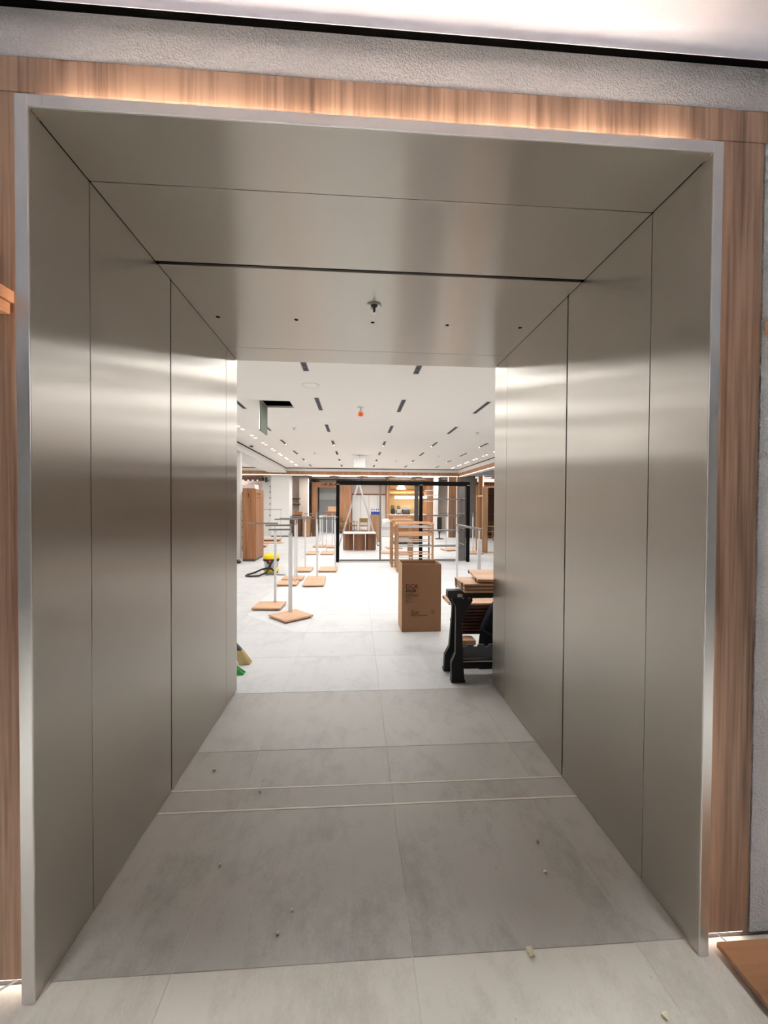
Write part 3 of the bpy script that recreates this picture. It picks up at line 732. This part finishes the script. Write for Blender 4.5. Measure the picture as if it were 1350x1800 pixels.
stand('farther clothes stand left of the black frame, level with the stools', -1.0, 11.9, 0, .42, .8, pole=(-.05, .2), arms=((-.15, .3, 0),), thick=.028)
stand('distant clothes stand on wide oak base left of the stools', -1.45, 14.1, 0, .45, .7, pole=(.1, .1), arms=((-.3, .1, 0),), thick=.026)
stand('distant clothes stand seen between frame post and stools', -.98, 13.9, 0, .42, .7, pole=(0, .1), arms=((-.18, .14, 0),), thick=.026)
stand('distant clothes stand right side, beside the tall oak frame', 3.72, 11.9, 0, .5, .6, pole=(.0, .1), arms=((-.3, .12, .02),), h=1.3, thick=.03)
stand('far right clothes stand behind the black frame post', 3.15, 12.8, .2, .5, .6, pole=(-.1, .1), arms=((-.25, .25, 0),), h=1.28, thick=.03)
# low garment rail to the right of the cardboard box
t = thing('garment_rail', 'two post grey garment rail behind the sawhorse boards', 'rail', (1.55, 4.75, 0))
for y, th in ((-.62, .042), (.6, .036)):
    MB().bar((0, y, .03), (0, y, 1.10), th, th).build('post', M['wmetal'], t, bevel=.003)
    MB().bar((0, y, 1.10), (0, y, 1.22), th*.5, th*.5).build('post_top', M['chrome'], t)
    B(-.2, y-.2, 0, .2, y+.2, .03).build('base_board', M['oak'], t, bevel=.004)
MB().bar((0, -.72, 1.235), (0, .66, 1.235), .022, .03).build('hanging_bar', M['barmetal'], t, bevel=.002)
# another low rail and platforms at the back left
t = thing('garment_rail', 'thin grey garment rail in front of the white pillar', 'rail', (-3.4, 15.5, 0))
for x in (-.4, .28): MB().bar((x, 0, .03), (x, 0, 1.34), .022).build('post', M['chrome'], t)
MB().bar((-.5, 0, 1.35), (.33, 0, 1.35), .02).build('hanging_bar', M['barmetal'], t)
B(-.5, -.25, 0, .35, .25, .03).build('base_board', M['oak'], t)
for i, (x, y, wd) in enumerate(((-3.75, 16.6, .9), (-3.75, 14.0, .8))):
    t = thing('low_platform', ('low oak platform before the white pillar', 'low oak platform half hidden by the brown cabinets')[i], 'platform', (x, y, 0))
    B(-wd/2, -.3, .05, wd/2, .3, .09).build('deck', M['oak'], t, bevel=.005); B(-wd/2+.06, -.24, 0, wd/2-.06, .24, .05).build('plinth', M['dgrey'], t)
# ------------------------------------------------------------------ BLACK DISPLAY FRAME
fy = 9.9
t = thing('display_portal', 'large black portal shaped display frame in the middle of the hall', 'display frame', (0, fy, 0))
B(-.64, -.04, 2.09, 3.02, .04, 2.205).build('top_beam', M['bframe'], t, bevel=.004)
B(-.64, -.04, 0, -.555, .04, 2.09).build('post', M['bframe'], t, bevel=.004)
B(1.62, -.04, .06, 1.71, .04, 2.09).build('post', M['bframe'], t, bevel=.004)
B(2.93, -.04, 0, 3.02, .04, 2.09).build('post', M['bframe'], t, bevel=.004)
B(2.90, .04, 0, 2.925, .74, 2.09).build('side_panel', M['dgrey'], t)
for z in (.46, .90, 1.32, 1.74): B(2.885, .06, z, 2.90, .70, z+.012).build('panel_joint', M['chrome'], t)
B(1.49, .02, 1.12, 1.605, .06, 2.09).build('banner_panel', M['dgrey'], t)
B(.53, -.02, .06, .575, .02, 2.09).build('slim_post', M['taupe'], t)
B(-.555, -.04, 0, 2.93, .10, .03).build('sill', M['chrome'], t, bevel=.003)
B(-.55, .0, .03, 2.93, .04, .07).build('sill_rail', M['taupe'], t)
for x in (-.59, 1.665, 2.97): B(x-.035, -.043, 2.10, x+.035, -.04, 2.112).build('label_plate', M['chrome'], t)
gm, gt, gb = nt('clear_glass'); gb.inputs['Transmission Weight'].default_value = 1; gb.inputs['Roughness'].default_value = .0; gb.inputs['IOR'].default_value = 1.02; gb.inputs['Base Color'].default_value = (.97, .985, .98, 1)
for i, z in enumerate((.42, .86, 1.28, 1.74)):
    s = B(1.715, .30, z-.012, 2.89, .62, z).build('shelf', M['glass_sh'] if 'glass_sh' in M else gm, t)
    B(1.715, .285, z-.032, 2.89, .30, z+.008).build('shelf_edge', M['barmetal'], s)
# wooden drum stools under a pale cover
def drum(x, y, r, h, label):
    t = thing('drum_stool', label, 'stool', (x, y, 0), .2, 'wooden drum stools inside the black frame')
    for k in range(8):
        a0, a1 = 2*PI*k/8, 2*PI*(k+1)/8
        p = [(r*math.cos(a0), r*math.sin(a0)), (r*math.cos(a1), r*math.sin(a1)), ((r-.02)*math.cos(a1), (r-.02)*math.sin(a1)), ((r-.02)*math.cos(a0), (r-.02)*math.sin(a0))]
        MB().prism(p, 2, .02, h).build('side_panel', M['drum'], t)
    p = [(r*math.cos(2*PI*k/8), r*math.sin(2*PI*k/8)) for k in range(8)]
    MB().prism(p, 2, h, h+.02).build('top', M['oak'], t)
    MB().prism([(.92*a, .92*b_) for a, b_ in p], 2, 0, .02).build('base', M['oak'], t)
drum(-.37, 12.95, .18, .55, 'left octagonal wooden drum stool under the pale cover')
drum(.02, 12.85, .20, .55, 'middle octagonal wooden drum stool under the pale cover')
drum(.41, 12.95, .18, .55, 'right octagonal wooden drum stool under the pale cover')
o = MB().cbox((.02, 12.95, .595), (1.1, .75, .04), .03).build('cover_sheet', plain('pale_cover', (236, 222, 216), .8, noise=.08, scale=12), bevel=.012); tag(o, 'pale pink cover sheet lying across the drum stools', 'sheet')
# A-frame ladder seen from its side
t = thing('step_ladder', 'aluminium A frame ladder standing behind the drum stools', 'ladder', (-.01, 14.6, 0))
for sgn, xb in ((-1, -.74), (1, .74)):
    for yy in (-.22, .22): MB().bar((xb, yy*1.15, 0), (sgn*.03, yy, 2.32), .055, .028, up=(0, 1, 0)).build('rail', M['chrome'], t)
    for k in range(1, 8):
        f = k/8; MB().cbox((xb+(sgn*.03-xb)*f, 0, 2.32*f), (.07, .44, .025)).build('step', M['chrome'], t)
    for yy in (-.253, .253): MB().cbox((xb, yy, .02), (.06, .05, .04)).build('foot', M['bplastic'], t)
MB().cbox((0, 0, 2.33), (.12, .46, .04)).build('top_cap', M['chrome'], t)

# tall brown cabinets at the left
t = thing('tall_cabinet', 'tall brown wooden cabinet in front, left of the vacuum cleaner', 'cabinet', (-3.17, 10.1, 0))
B(0, 0, .06, .325, .06, 1.99).build('body', M['walnut'], t, bevel=.004)
B(.0, .01, 0, .325, .055, .06).build('plinth', M['dgrey'], t)
MB().cbox((.16, -.003, 1.80), (.03, .006, .10)).build('handle_slot', M['darkwood'], t)
t = thing('tall_cabinet', 'second tall brown wooden cabinet behind the front one', 'cabinet', (-3.17, 10.175, 0))
B(.0, 0, .06, .335, .95, 1.97).build('body', M['walnut'], t, bevel=.004)
B(.0, .01, 0, .325, .94, .06).build('plinth', M['dgrey'], t)
for zz, hh in ((1.84, .05), (1.74, .02)): MB().cbox((.338, .32, zz), (.006, .4, hh)).build('vent_slot', M['darkwood'], t)
# shelf unit behind
t = thing('shelf_unit', 'white wall shelf unit seen left of the brown cabinets', 'shelf unit', (-4.0, 12.4, 0))
B(-1.2, .5, 0, .6, .53, 2.2).build('back_panel', M['white'], t)
B(-1.2, 0, 0, -1.17, .5, 2.2).build('side_panel', M['white'], t); B(.57, 0, 0, .6, .5, 2.2).build('side_panel', M['white'], t)
for z in (.1, .45, .78, 1.0, 1.3, 1.62, 1.92): B(-1.17, 0, z, .57, .5, z+.03).build('shelf', M['darkwood'], t)
o = MB().cbox((0, 0, .03), (.30, .12, .06)).cbox((.02, .02, .08), (.2, .05, .03), .3).build('tool_pair', M['bplastic'], loc=(-3.28, 9.75, 0), bevel=.01); tag(o, 'small black tool lying on the floor beside the brown cabinets', 'tool')

# ------------------------------------------------------------------ OAK RACKS BEHIND THE CARDBOARD BOX
def oak_rack(label, x, y, wd, dp, h, rails):
    t = thing('oak_rack', label, 'rack', (x, y, 0))
    for a in (0, wd):
        for b_ in (0, dp): B(a-.022, b_-.022, 0, a+.022, b_+.022, h).build('post', M['oakz'], t, bevel=.003)
    for b_ in (0, dp): B(-.022, b_-.02, h, wd+.022, b_+.02, h+.035).build('top_rail', M['oak'], t, bevel=.003)
    for a in (0, wd): B(a-.02, .022, h-.04, a+.02, dp-.022, h).build('side_rail', M['oaky'], t); B(a-.02, .022, .0, a+.02, dp-.022, .03).build('side_rail', M['oaky'], t)
    for z, hh, mt in rails:
        for b_ in (0, dp): B(.022, b_-.012, z, wd-.022, b_+.012, z+hh).build('cross_rail', M[mt], t)
    return t
oak_rack('oak garment rack with grey rails right behind the cardboard box', .86, 8.2, .82, .5, 1.12, [(1.03, .03, 'chrome'), (.84, .07, 'oak'), (.70, .022, 'chrome'), (.58, .022, 'chrome'), (.40, .025, 'oak'), (.26, .02, 'chrome'), (.12, .02, 'chrome')])
oak_rack('second oak garment rack farther back and left of the first', .80, 8.95, .5, .45, 1.16, [(1.06, .03, 'oak'), (.8, .03, 'chrome'), (.66, .03, 'chrome'), (.02, .03, 'oak')])
oak_rack('third oak rack deeper inside the black frame', 1.0, 11.2, .55, .5, 1.22, [(1.14, .03, 'oak'), (.5, .03, 'oak'), (.02, .03, 'oak')])
for i, (x, y, wd, d, z, rz) in enumerate(((.98, 12.0, .62, .5, 0, .0), (1.3, 13.4, .55, .6, 0, .05))):
    board(('oak base board on the floor left of the oak racks', 'second oak base board farther back behind the oak racks')[i], x-.3, y-.2, z, wd, d, .03, 'oak', rz, 'oak base boards on the floor', clips=False)
# white storage bins
t = thing('bin_trolley', 'white plastic bin trolley on thin legs with a crumpled bag', 'trolley', (.93, 13.0, 0))
B(-.18, -.15, .45, .18, .15, .72).build('tub', M['white'], t, bevel=.02); B(-.19, -.16, .72, .19, .16, .75).build('rim', M['wmetal'], t)
for x in (-.16, .16):
    for y in (-.13, .13): MB().bar((x, y, 0), (x, y, 1.22), .018).build('leg', M['chrome'], t)
for y in (-.13, .13): MB().bar((-.16, y, 1.22), (.16, y, 1.22), .018).build('handle_bar', M['chrome'], t)
B(-.17, -.14, .77, .17, .14, .92).build('tub', M['wmetal'], t, bevel=.02)
MB().lathe([(.15, .92), (.17, .97), (.14, 1.04), (.06, 1.08), (.01, 1.085)], n=11).build('bag', M['white'], t)

# ------------------------------------------------------------------ CHAIRS AND TABLES OF THE CAFE SIDE
M['olive'] = plain('olive_webbing', (112, 92, 48), .9, noise=.2, scale=40)
def chair(label, x, y, rz, mat='oakz', arms=True):
    t = thing('chair', label, 'chair', (x, y, 0), rz, 'wooden chairs of the cafe side')
    for a in (-.22, .22):
        MB().bar((a, -.20, 0), (a, -.20, .64 if arms else .44), .035).build('leg', M[mat], t)
        MB().bar((a, .22, 0), (a, .26, .86), .035).build('leg', M[mat], t)
        if arms: MB().bar((a, -.24, .65), (a, .25, .66), .05, .025).build('armrest', M[mat], t)
    B(-.23, -.22, .41, .23, .24, .45).build('seat', M['olive'], t, bevel=.01)
    B(-.2, .225, .62, .2, .262, .85).build('backrest', M['olive'], t, bevel=.008)
    for z in (.50, .56): B(-.2, .225, z, .2, .25, z+.03).build('back_slat', M[mat], t)
    MB().bar((-.22, -.2, .2), (.22, -.2, .2), .025).bar((-.22, .22, .2), (.22, .22, .2), .025).build('stretcher', M[mat], t)
    return t
c0 = chair('wooden armchair with olive back, upright between the ladder legs', .30, 21.0, PI)
chair('wooden armchair turned sideways left of the upright one', -.32, 21.2, 1.9)
chair('wooden chair at the left ladder leg', -.95, 20.9, .2)
chair('wooden chair far right past the counter, at the dark shelves', 5.95, 16.4, .7)
chair('wooden chair at the right edge beside the dark shelves', 6.15, 15.3, 2.2)
def crate_unit(label, x, y, z, w, d, h, mat, nd=2):
    t = thing('wooden_unit', label, 'wooden unit', (x, y, z))
    B(-w/2, -d/2, 0, w/2, d/2, h).build('body', M[mat], t, bevel=.006)
    for k in range(nd):
        h0 = .03+(h-.03)/nd*k; B(-w/2+.03, -d/2-.012, h0, w/2-.03, -d/2, h0+(h-.03)/nd-.03).build('drawer_front', M[mat], t, bevel=.003)
    return t
crate_unit('dark brown drawer unit beside the white pillar', -3.0, 19.25, 0, .5, .5, .86, 'darkwood', 3)
crate_unit('oak side unit next to the dark drawer unit', -2.5, 19.1, 0, .36, .5, .99, 'oakz', 1)
crate_unit('dark crate front right of the oak side unit', -2.12, 19.3, 0, .26, .5, .95, 'darkwood', 3)
crate_unit('brown box standing on the dark drawer unit', -3.0, 19.25, .872, .44, .4, .16, 'darkwood', 1)
crate_unit('thin brown crate on top of the stacked boxes', -2.93, 19.25, 1.05, .34, .4, .15, 'walnut', 1)
crate_unit('oak counter block carrying the blue bottle pack', .70, 16.2, 0, .42, .5, 1.15, 'oakz', 1)
t = thing('bottle_pack', 'blue and white bottle pack on the oak counter block', 'bottles', (.70, 16.2, 1.15))
M['blue'] = plain('blue_plastic', (44, 92, 196), .4)
for k in range(4):
    o = MB().lathe([(.04, 0), (.045, .02), (.045, .15), (.02, .20), (.02, .22)], (-.14+.093*k, -.1, 0), 10).build('bottle', M['blue'], t, smooth=True)
    MB().lathe([(.022, .22), (.022, .245)], (-.14+.093*k, -.1, 0), 10).build('cap', M['blue'], o)
B(-.195, -.16, .13, .195, -.04, .18).build('wrap', M['white'], t)
t = thing('board_table', 'white rack table carrying a pale wooden box left of the frame post', 'table', (-1.3, 16.2, 0))
B(-.35, -.3, 1.05, .35, .3, 1.09).build('top', M['white'], t, bevel=.006)
for x in (-.3, .3):
    for y in (-.25, .25): MB().bar((x, y, 0), (x, y, 1.05), .03).build('leg', M['wmetal'], t)
o = B(-.19, -.2, 0, .19, .2, .2).build('wooden_box', M['oak'], loc=(-1.09, 16.2, 1.27), bevel=.006); tag(o, 'pale pinkish wooden box on the white rack table', 'box')
o = B(-.24, -.22, 0, .22, .22, .178).build('wooden_box', M['walnut'], loc=(-1.15, 16.2, 1.091), bevel=.006); tag(o, 'brown wooden box under the pale one on rack table', 'box')

# ------------------------------------------------------------------ RIGHT SIDE OF THE HALL
p = struct(B(4.36, 18.5, 0, 4.76, 18.7, 2.95).build('trim_post', M['woodv2'] if 'woodv2' in M else M['woodband'], bevel=.004), 'wood clad post carrying the right end of the back bulkhead')
B(4.34, 18.505, 0, 4.36, 18.53, 2.93).build('led_line', M['line2'], p)
B(4.76, 18.505, 0, 4.775, 18.53, 2.93).build('led_line', M['line2'], p)
B(4.48, 18.47, .0, 4.62, 18.5, 2.05).build('dark_niche', M['taupe'], p)
struct(B(4.80, 18.3, 0, 5.62, 18.45, 3.0).build('wall_right', M['taupe']), 'taupe wall panel between the wood posts at the back right')
p = struct(B(5.55, 17.35, 0, 5.72, 17.55, 2.93).build('trim_post', M['woodband'], bevel=.004), 'wood post with a vertical LED line at the right')
B(5.70, 17.33, .9, 5.735, 17.35, 2.92).build('led_line', M['line2'], p)
t = thing('oak_gate', 'tall oak door shaped display frame at the right edge', 'display frame', (4.12, 12.0, 0))
B(-.09, -.03, 0, .09, .03, 2.15).build('end_post', M['oakz'], t, bevel=.004)
B(-.10, .62, 0, -.03, .68, 1.9).build('end_post', M['oakz'], t, bevel=.004)
B(1.0, -.03, 0, 1.09, .03, 2.15).build('end_post', M['oakz'], t, bevel=.004)
B(-.09, -.03, 2.15, 1.09, .03, 2.19).build('top_rail', M['oak'], t)
B(.09, -.02, 0, 1.0, .02, .04).build('base_rail', M['oak'], t); B(-.08, .03, 0, -.04, .62, .04).build('base_rail', M['oaky'], t); B(-.085, .03, 1.86, -.045, .62, 1.9).build('side_rail', M['oaky'], t)
# dark shelving far right
t = thing('dark_shelving', 'dark brown shelving with bright lit top at the far right', 'shelving', (6.6, 18.2, 0))
B(-.85, .4, 0, 1.6, .45, 2.9).build('back_panel', M['darkwood'], t)
for z in (.05, .55, 1.1, 1.6, 2.1): B(-.85, 0, z, 1.6, .4, z+.04).build('shelf', M['darkwood'], t)
for x in (-.87, .3, 1.57): B(x, 0, 0, x+.04, .4, 2.5).build('upright', M['oakz'], t)
B(-.83, .05, 2.52, 1.6, .4, 2.56).build('top_shelf', M['oak'], t)
B(-.8, .30, 2.72, 1.5, .35, 2.86).build('light_box', M['line2'], t)

# ------------------------------------------------------------------ CAFE BAY BEHIND THE BULKHEAD
cc = struct(B(-9, 18.76, 3.02, 9, 26, 3.06).build('ceiling', M['ceil']), 'coffered ceiling of the cafe bay with dark beams and light panels')
for x in (-2.6, -1.2, .2, 1.6, 3.0, 4.4):
    struct(B(x-.04, 18.8, 2.93, x+.04, 25.9, 3.02).build('trim_beam', M['taupe']))
for y in (20.2, 22.2): struct(B(-9, y, 2.95, 9, y+.06, 3.02).build('trim_beam', M['taupe']))
def panel_light(x, y, label, wd=.9, ln=.4, watts=CAFE_W):
    t = thing('panel_light', label, 'ceiling light', (x, y, 3.02), 0, 'panel lights of the cafe bay')
    B(-wd/2, -ln/2, -.03, wd/2, ln/2, 0).build('housing', M['white'], t); B(-wd/2+.03, -ln/2+.03, -.034, wd/2-.03, ln/2-.03, -.03).build('diffuser', M['lampsoft'], t)
    area_light('panel_lamp', (0, 0, -.05), wd-.1, ln-.1, watts, parent=t)
M['lampsoft'] = emit('soft_panel', (255, 244, 228), 3)
for i, x in enumerate((-7.2, -6.2, -1.9, -.5, .9, 2.3, 3.7, 6.4)):
    panel_light(x, 19.6, '%s flat ceiling light panel of the back bay, counted from the left' % ['first', 'second', 'third', 'fourth', 'fifth', 'sixth', 'seventh', 'eighth'][i])
# left niche wall
nw = struct(B(-5.4, 20.6, 0, -2.62, 20.8, 3.02).build('wall_niche', M['beige']), 'beige wall behind the white pillar with two thin shelves')
B(-3.05, 20.3, 0, -2.62, 20.6, 3.02).build('wall_return', M['beige'], nw)
for z in (1.84, 1.55): tag(B(-3.7, 20.28, z, -2.98, 20.58, z+.045).build('wall_shelf', M['darkwood']), 'thin dark wall shelf, %s of two beside the white pillar' % ('upper' if z > 1.7 else 'lower'), 'shelf')
B(-2.62, 20.5, 0, -2.58, 20.56, 2.9).build('led_line', M['line2'], nw)
# left bay back wall and raft
struct(B(-9, 20.4, 0, -4.6, 20.5, 3.02).build('wall_back', plain('pink_wall', (226, 206, 198), .8, noise=.02)), 'pinkish back wall of the left bay')
t = thing('ceiling_raft', 'brown slatted ceiling raft with small lamps in the left bay', 'ceiling raft', (-5.2, 19.4, 2.72))
for k in range(9): B(-.9, -.45+.11*k, 0, .55, -.40+.11*k, .14).build('slat', M['darkwood'], t)
for k in range(6): MB().lathe([(.03, -.03), (.03, 0)], (-.75+.22*k, -.46, 0), 8).build('lamp', M['lampsoft'], t)
B(-.9, -.45, .14, .55, .48, .16).build('carrier', M['walnut'], t)
t = thing('wall_speaker', 'small dark speaker high on the wall left of the pillar', 'speaker', (-4.42, 18.94, 2.62)); B(-.05, -.1, 0, .05, .04, .24).build('cabinet', M['dgrey'], t, bevel=.01); B(-.04, -.104, .02, .04, -.1, .22).build('grille', M['bplastic'], t); B(-.02, .04, .08, .02, 1.46, .12).build('bracket', M['dgrey'], t)
struct(B(-4.75, 19.5, 0, -4.2, 19.6, 2.95).build('wall_return', M['white']), 'white wall strip left of the white pillar')
for k in range(6):
    o = MB().lathe([(.02, 0), (.03, .03), (.03, .05)], (0, 0, 0), 10).build('wall_peg', M['dgrey'], loc=(-4.24, 18.905, 2.42-.28*k)); o.rotation_euler = (PI/2, 0, 0)
    tag(o, 'small dark wall peg, %s from the top on the white pillar edge' % ordn[k], 'peg', 'pegs on the pillar edge')
# wood portal with the sign
pt = struct(B(-2.53, 21.5, 0, -2.22, 21.65, 2.8).build('door_1', M['woodband'], bevel=.004), 'brown wooden portal with a short dark sign, left of the ladder')
B(-2.22, 21.5, 2.5, -1.0, 21.65, 2.8).build('lintel', M['woodband'], pt); B(-1.0, 21.5, 0, -.36, 21.65, 2.8).build('jamb', M['woodband'], pt)
struct(B(-2.22, 22.6, 1.84, -1.0, 22.7, 2.98).build('wall_lobby', plain('lobby_upper', (196, 198, 196), .8)), 'light grey upper wall inside the wooden portal')
struct(B(-2.22, 22.55, 0, -1.0, 22.65, 1.84).build('wall_lobby', plain('lobby_lower', (158, 160, 160), .8)), 'grey lower wall inside the wooden portal')
c = text('\ufeb0\ufb98\ufe90\ufea8\ufee3', .17, -1.60, 2.63, M['bframe'], pt, 'sign_lettering', 21.494, bold=.006)
c2 = text('\ufeae\ufec4\ufed7', .17, -1.98, 2.63, M['bframe'], pt, 'sign_lettering', 21.494, bold=.006)
# cabinet wall in the middle
cw = struct(B(-.36, 22.3, 2.2, 1.6, 22.4, 3.02).build('wall_cafe', M['beige']), 'beige wall above the tall white cabinets of the cafe')
B(-.36, 22.26, 2.13, 1.6, 22.3, 2.2).build('picture_rail', plain('red_brown_rail', (134, 82, 68), .6), cw)
for k in range(4):
    t = thing('tall_cupboard', 'tall pale cupboard, %s from the left behind the ladder' % ordn[k], 'cupboard', (-.34+.485*k, 22.28, 0), 0, 'tall pale cupboards behind the ladder')
    B(0, 0, .08, .48, .5, 2.12).build('body', M['beige'], t); B(.004, -.02, .09, .476, 0, 2.11).build('door', M['white'], t, bevel=.004); B(.02, .02, 0, .46, .48, .08).build('plinth', M['dgrey'], t)
struct(B(1.56, 21.2, 0, 1.72, 22.4, 3.0).build('trim_post', M['woodband']), 'wood post between the cupboards and the coffee alcove')
# coffee alcove
M['ochre'] = plain('ochre_wall', (226, 196, 138), .7, noise=.05)
al = struct(B(1.72, 22.3, 0, 3.75, 22.4, 3.0).build('wall_cafe', M['ochre']), 'warm ochre back wall of the coffee alcove')
for i, z in enumerate((2.42, 2.20)):
    tag(B(1.73, 22.0, z, 3.74, 22.29, z+.05).build('wall_shelf', M['walnut']), '%s long wooden shelf on the ochre cafe wall' % ('upper', 'lower')[i], 'shelf')
area_light('alcove_lamp', (2.7, 21.95, 2.38), 1.8, .1, CAFE_W*.8, (1, .9, .74))
t = thing('linear_lamp', 'glowing white tube pendant above the coffee counter', 'pendant lamp', (2.85, 21.15, 1.98))
o = MB().tube([(-.85, 0, 0), (.9, 0, 0)], .075, 14).build('tube', M['lampsoft'], t, smooth=True)
for x in (-.6, .6): MB().tube([(x, 0, .07), (x, 0, 1.03)], .006, 6).build('cord', M['dgrey'], t)
t = thing('pendant_lamp', 'glowing white cone pendant above the tube lamp', 'pendant lamp', (2.4, 21.7, 2.45))
MB().lathe([(.27, 0), (.16, .2), (.05, .27), (.03, .28)], n=18).build('shade', M['lampsoft'], t, smooth=True); MB().tube([(0, 0, .28), (0, 0, .56)], .006, 6).build('cord', M['dgrey'], t)
t = thing('coffee_counter', 'wooden coffee counter with pale top in the ochre alcove', 'counter', (1.75, 21.2, 0))
B(0, 0, 0, 2.1, .7, 1.0).build('body', M['woodband'], t); B(-.02, -.05, 1.0, 2.12, .72, 1.06).build('worktop', M['white'], t, bevel=.006)
for k in range(4): B(.02+.52*k, -.015, .05, .50+.52*k, 0, .97).build('front_panel', M['walnut'], t, bevel=.004)
def machine(label, x, w_, h, mat, kind):
    t = thing('coffee_grinder' if kind else 'coffee_machine', label, 'coffee machine', (x, 21.5, 1.06))
    B(-w_/2, -.2, 0, w_/2, .2, h*.55).build('body', M[mat], t, bevel=.02)
    if kind: MB().lathe([(.05, h*.55), (.09, h*.6), (.10, h*.9), (.06, h)], n=14).build('hopper', M['glassy'] if 'glassy' in M else M['dgrey'], t, smooth=True)
    else: MB().box(-w_/2, -.2, h*.55, w_/2, .2, h*.8).box(-w_/2+.05, -.15, h*.8, w_/2-.05, .15, h).build('upper_case', M['chrome'], t, bevel=.02)
    B(-w_/2+.02, -.24, .02, w_/2-.02, -.2, .06).build('drip_tray', M['bplastic'], t)
machine('small dark coffee grinder at the left end of the counter', 1.93, .2, .5, 'bplastic', True)
machine('silver coffee grinder next to the dark one', 2.25, .26, .48, 'chrome', True)
machine('wide dark espresso machine on the coffee counter', 2.66, .42, .42, 'dgrey', False)
t = thing('bar_tap', 'thin chrome tap standing on the coffee counter', 'tap', (3.1, 21.35, 1.06)); MB().tube([(0, 0, 0), (0, 0, .2), (0, -.06, .25), (0, -.12, .22)], .015, 8).build('spout', M['chrome'], t); MB().lathe([(.03, 0), (.03, .02)], n=10).build('base', M['chrome'], t)
# right of the alcove
struct(B(3.75, 21.1, 0, 4.1, 22.4, 3.0).build('trim_post', M['woodband']), 'wide wood pier right of the coffee alcove')
struct(B(4.1, 21.6, 0, 4.45, 21.7, 3.0).build('wall_cafe', M['taupe']), 'taupe strip right of the wide wood pier')
struct(B(3.92, 19.9, 0, 4.14, 20.1, 3.0).build('wall_pillar', M['white']), 'slim white column beyond the black frame')
struct(B(4.45, 22.6, 0, 6.5, 22.7, 3.0).build('wall_cafe', M['beige']), 'beige wall at the back right of the cafe')
t = thing('round_stand', 'dark round speaker stand beside the slim white column', 'stand', (3.75, 17.6, 0)); MB().lathe([(.2, 0), (.2, .02), (.03, .04), (.03, .35)], n=16).build('base', M['bplastic'], t); B(-.1, -.08, .35, .1, .08, 1.0).build('cabinet', M['bplastic'], t, bevel=.01)
for i, z in enumerate((1.75, 2.05, 2.3)):
    tag(B(3.35, 19.2, z, 3.95, 19.5, z+.03).build('wall_shelf', M['wmetal']), '%s thin pale shelf beside the slim white column' % ('lowest', 'middle', 'highest')[i], 'shelf')
t = thing('cafe_table', 'brown cafe table with stacked items seen through the oak rack', 'table', (1.9, 15.0, 0))
B(-.5, -.35, .70, .5, .35, .74).build('top', M['oak'], t, bevel=.006); B(-.45, -.3, .1, .45, .3, .70).build('body', M['walnut'], t); B(-.5, -.35, 0, .5, .35, .1).build('plinth', M['bplastic'], t)
for i in range(3):
    tag(B(-.3+.05*i, -.2, 0, .34-.04*i, .2, .05).build('wooden_tray', M['oak'], loc=(1.85, 15.0, .741+.052*i), bevel=.004), '%s pale wooden tray of the stack on the cafe table' % ('bottom', 'middle', 'top')[i], 'tray')

# lamps of the side bay left of the beam
for i, y in enumerate((6.5, 11.0, 15.5)):
    t = thing('panel_light', '%s ceiling light panel of the bay left of the beam, from the entrance' % ordn[i], 'ceiling light', (-6.0, y, HC), 0, 'panel lights of the left bay')
    B(-.6, -.3, -.012, .6, .3, -.001).build('housing', M['white'], t); B(-.57, -.27, -.015, .57, .27, -.012).build('diffuser', M['lampsoft'], t)
    area_light('panel_lamp', (0, 0, -.05), 1.1, .5, CAFE_W*2.2, parent=t)
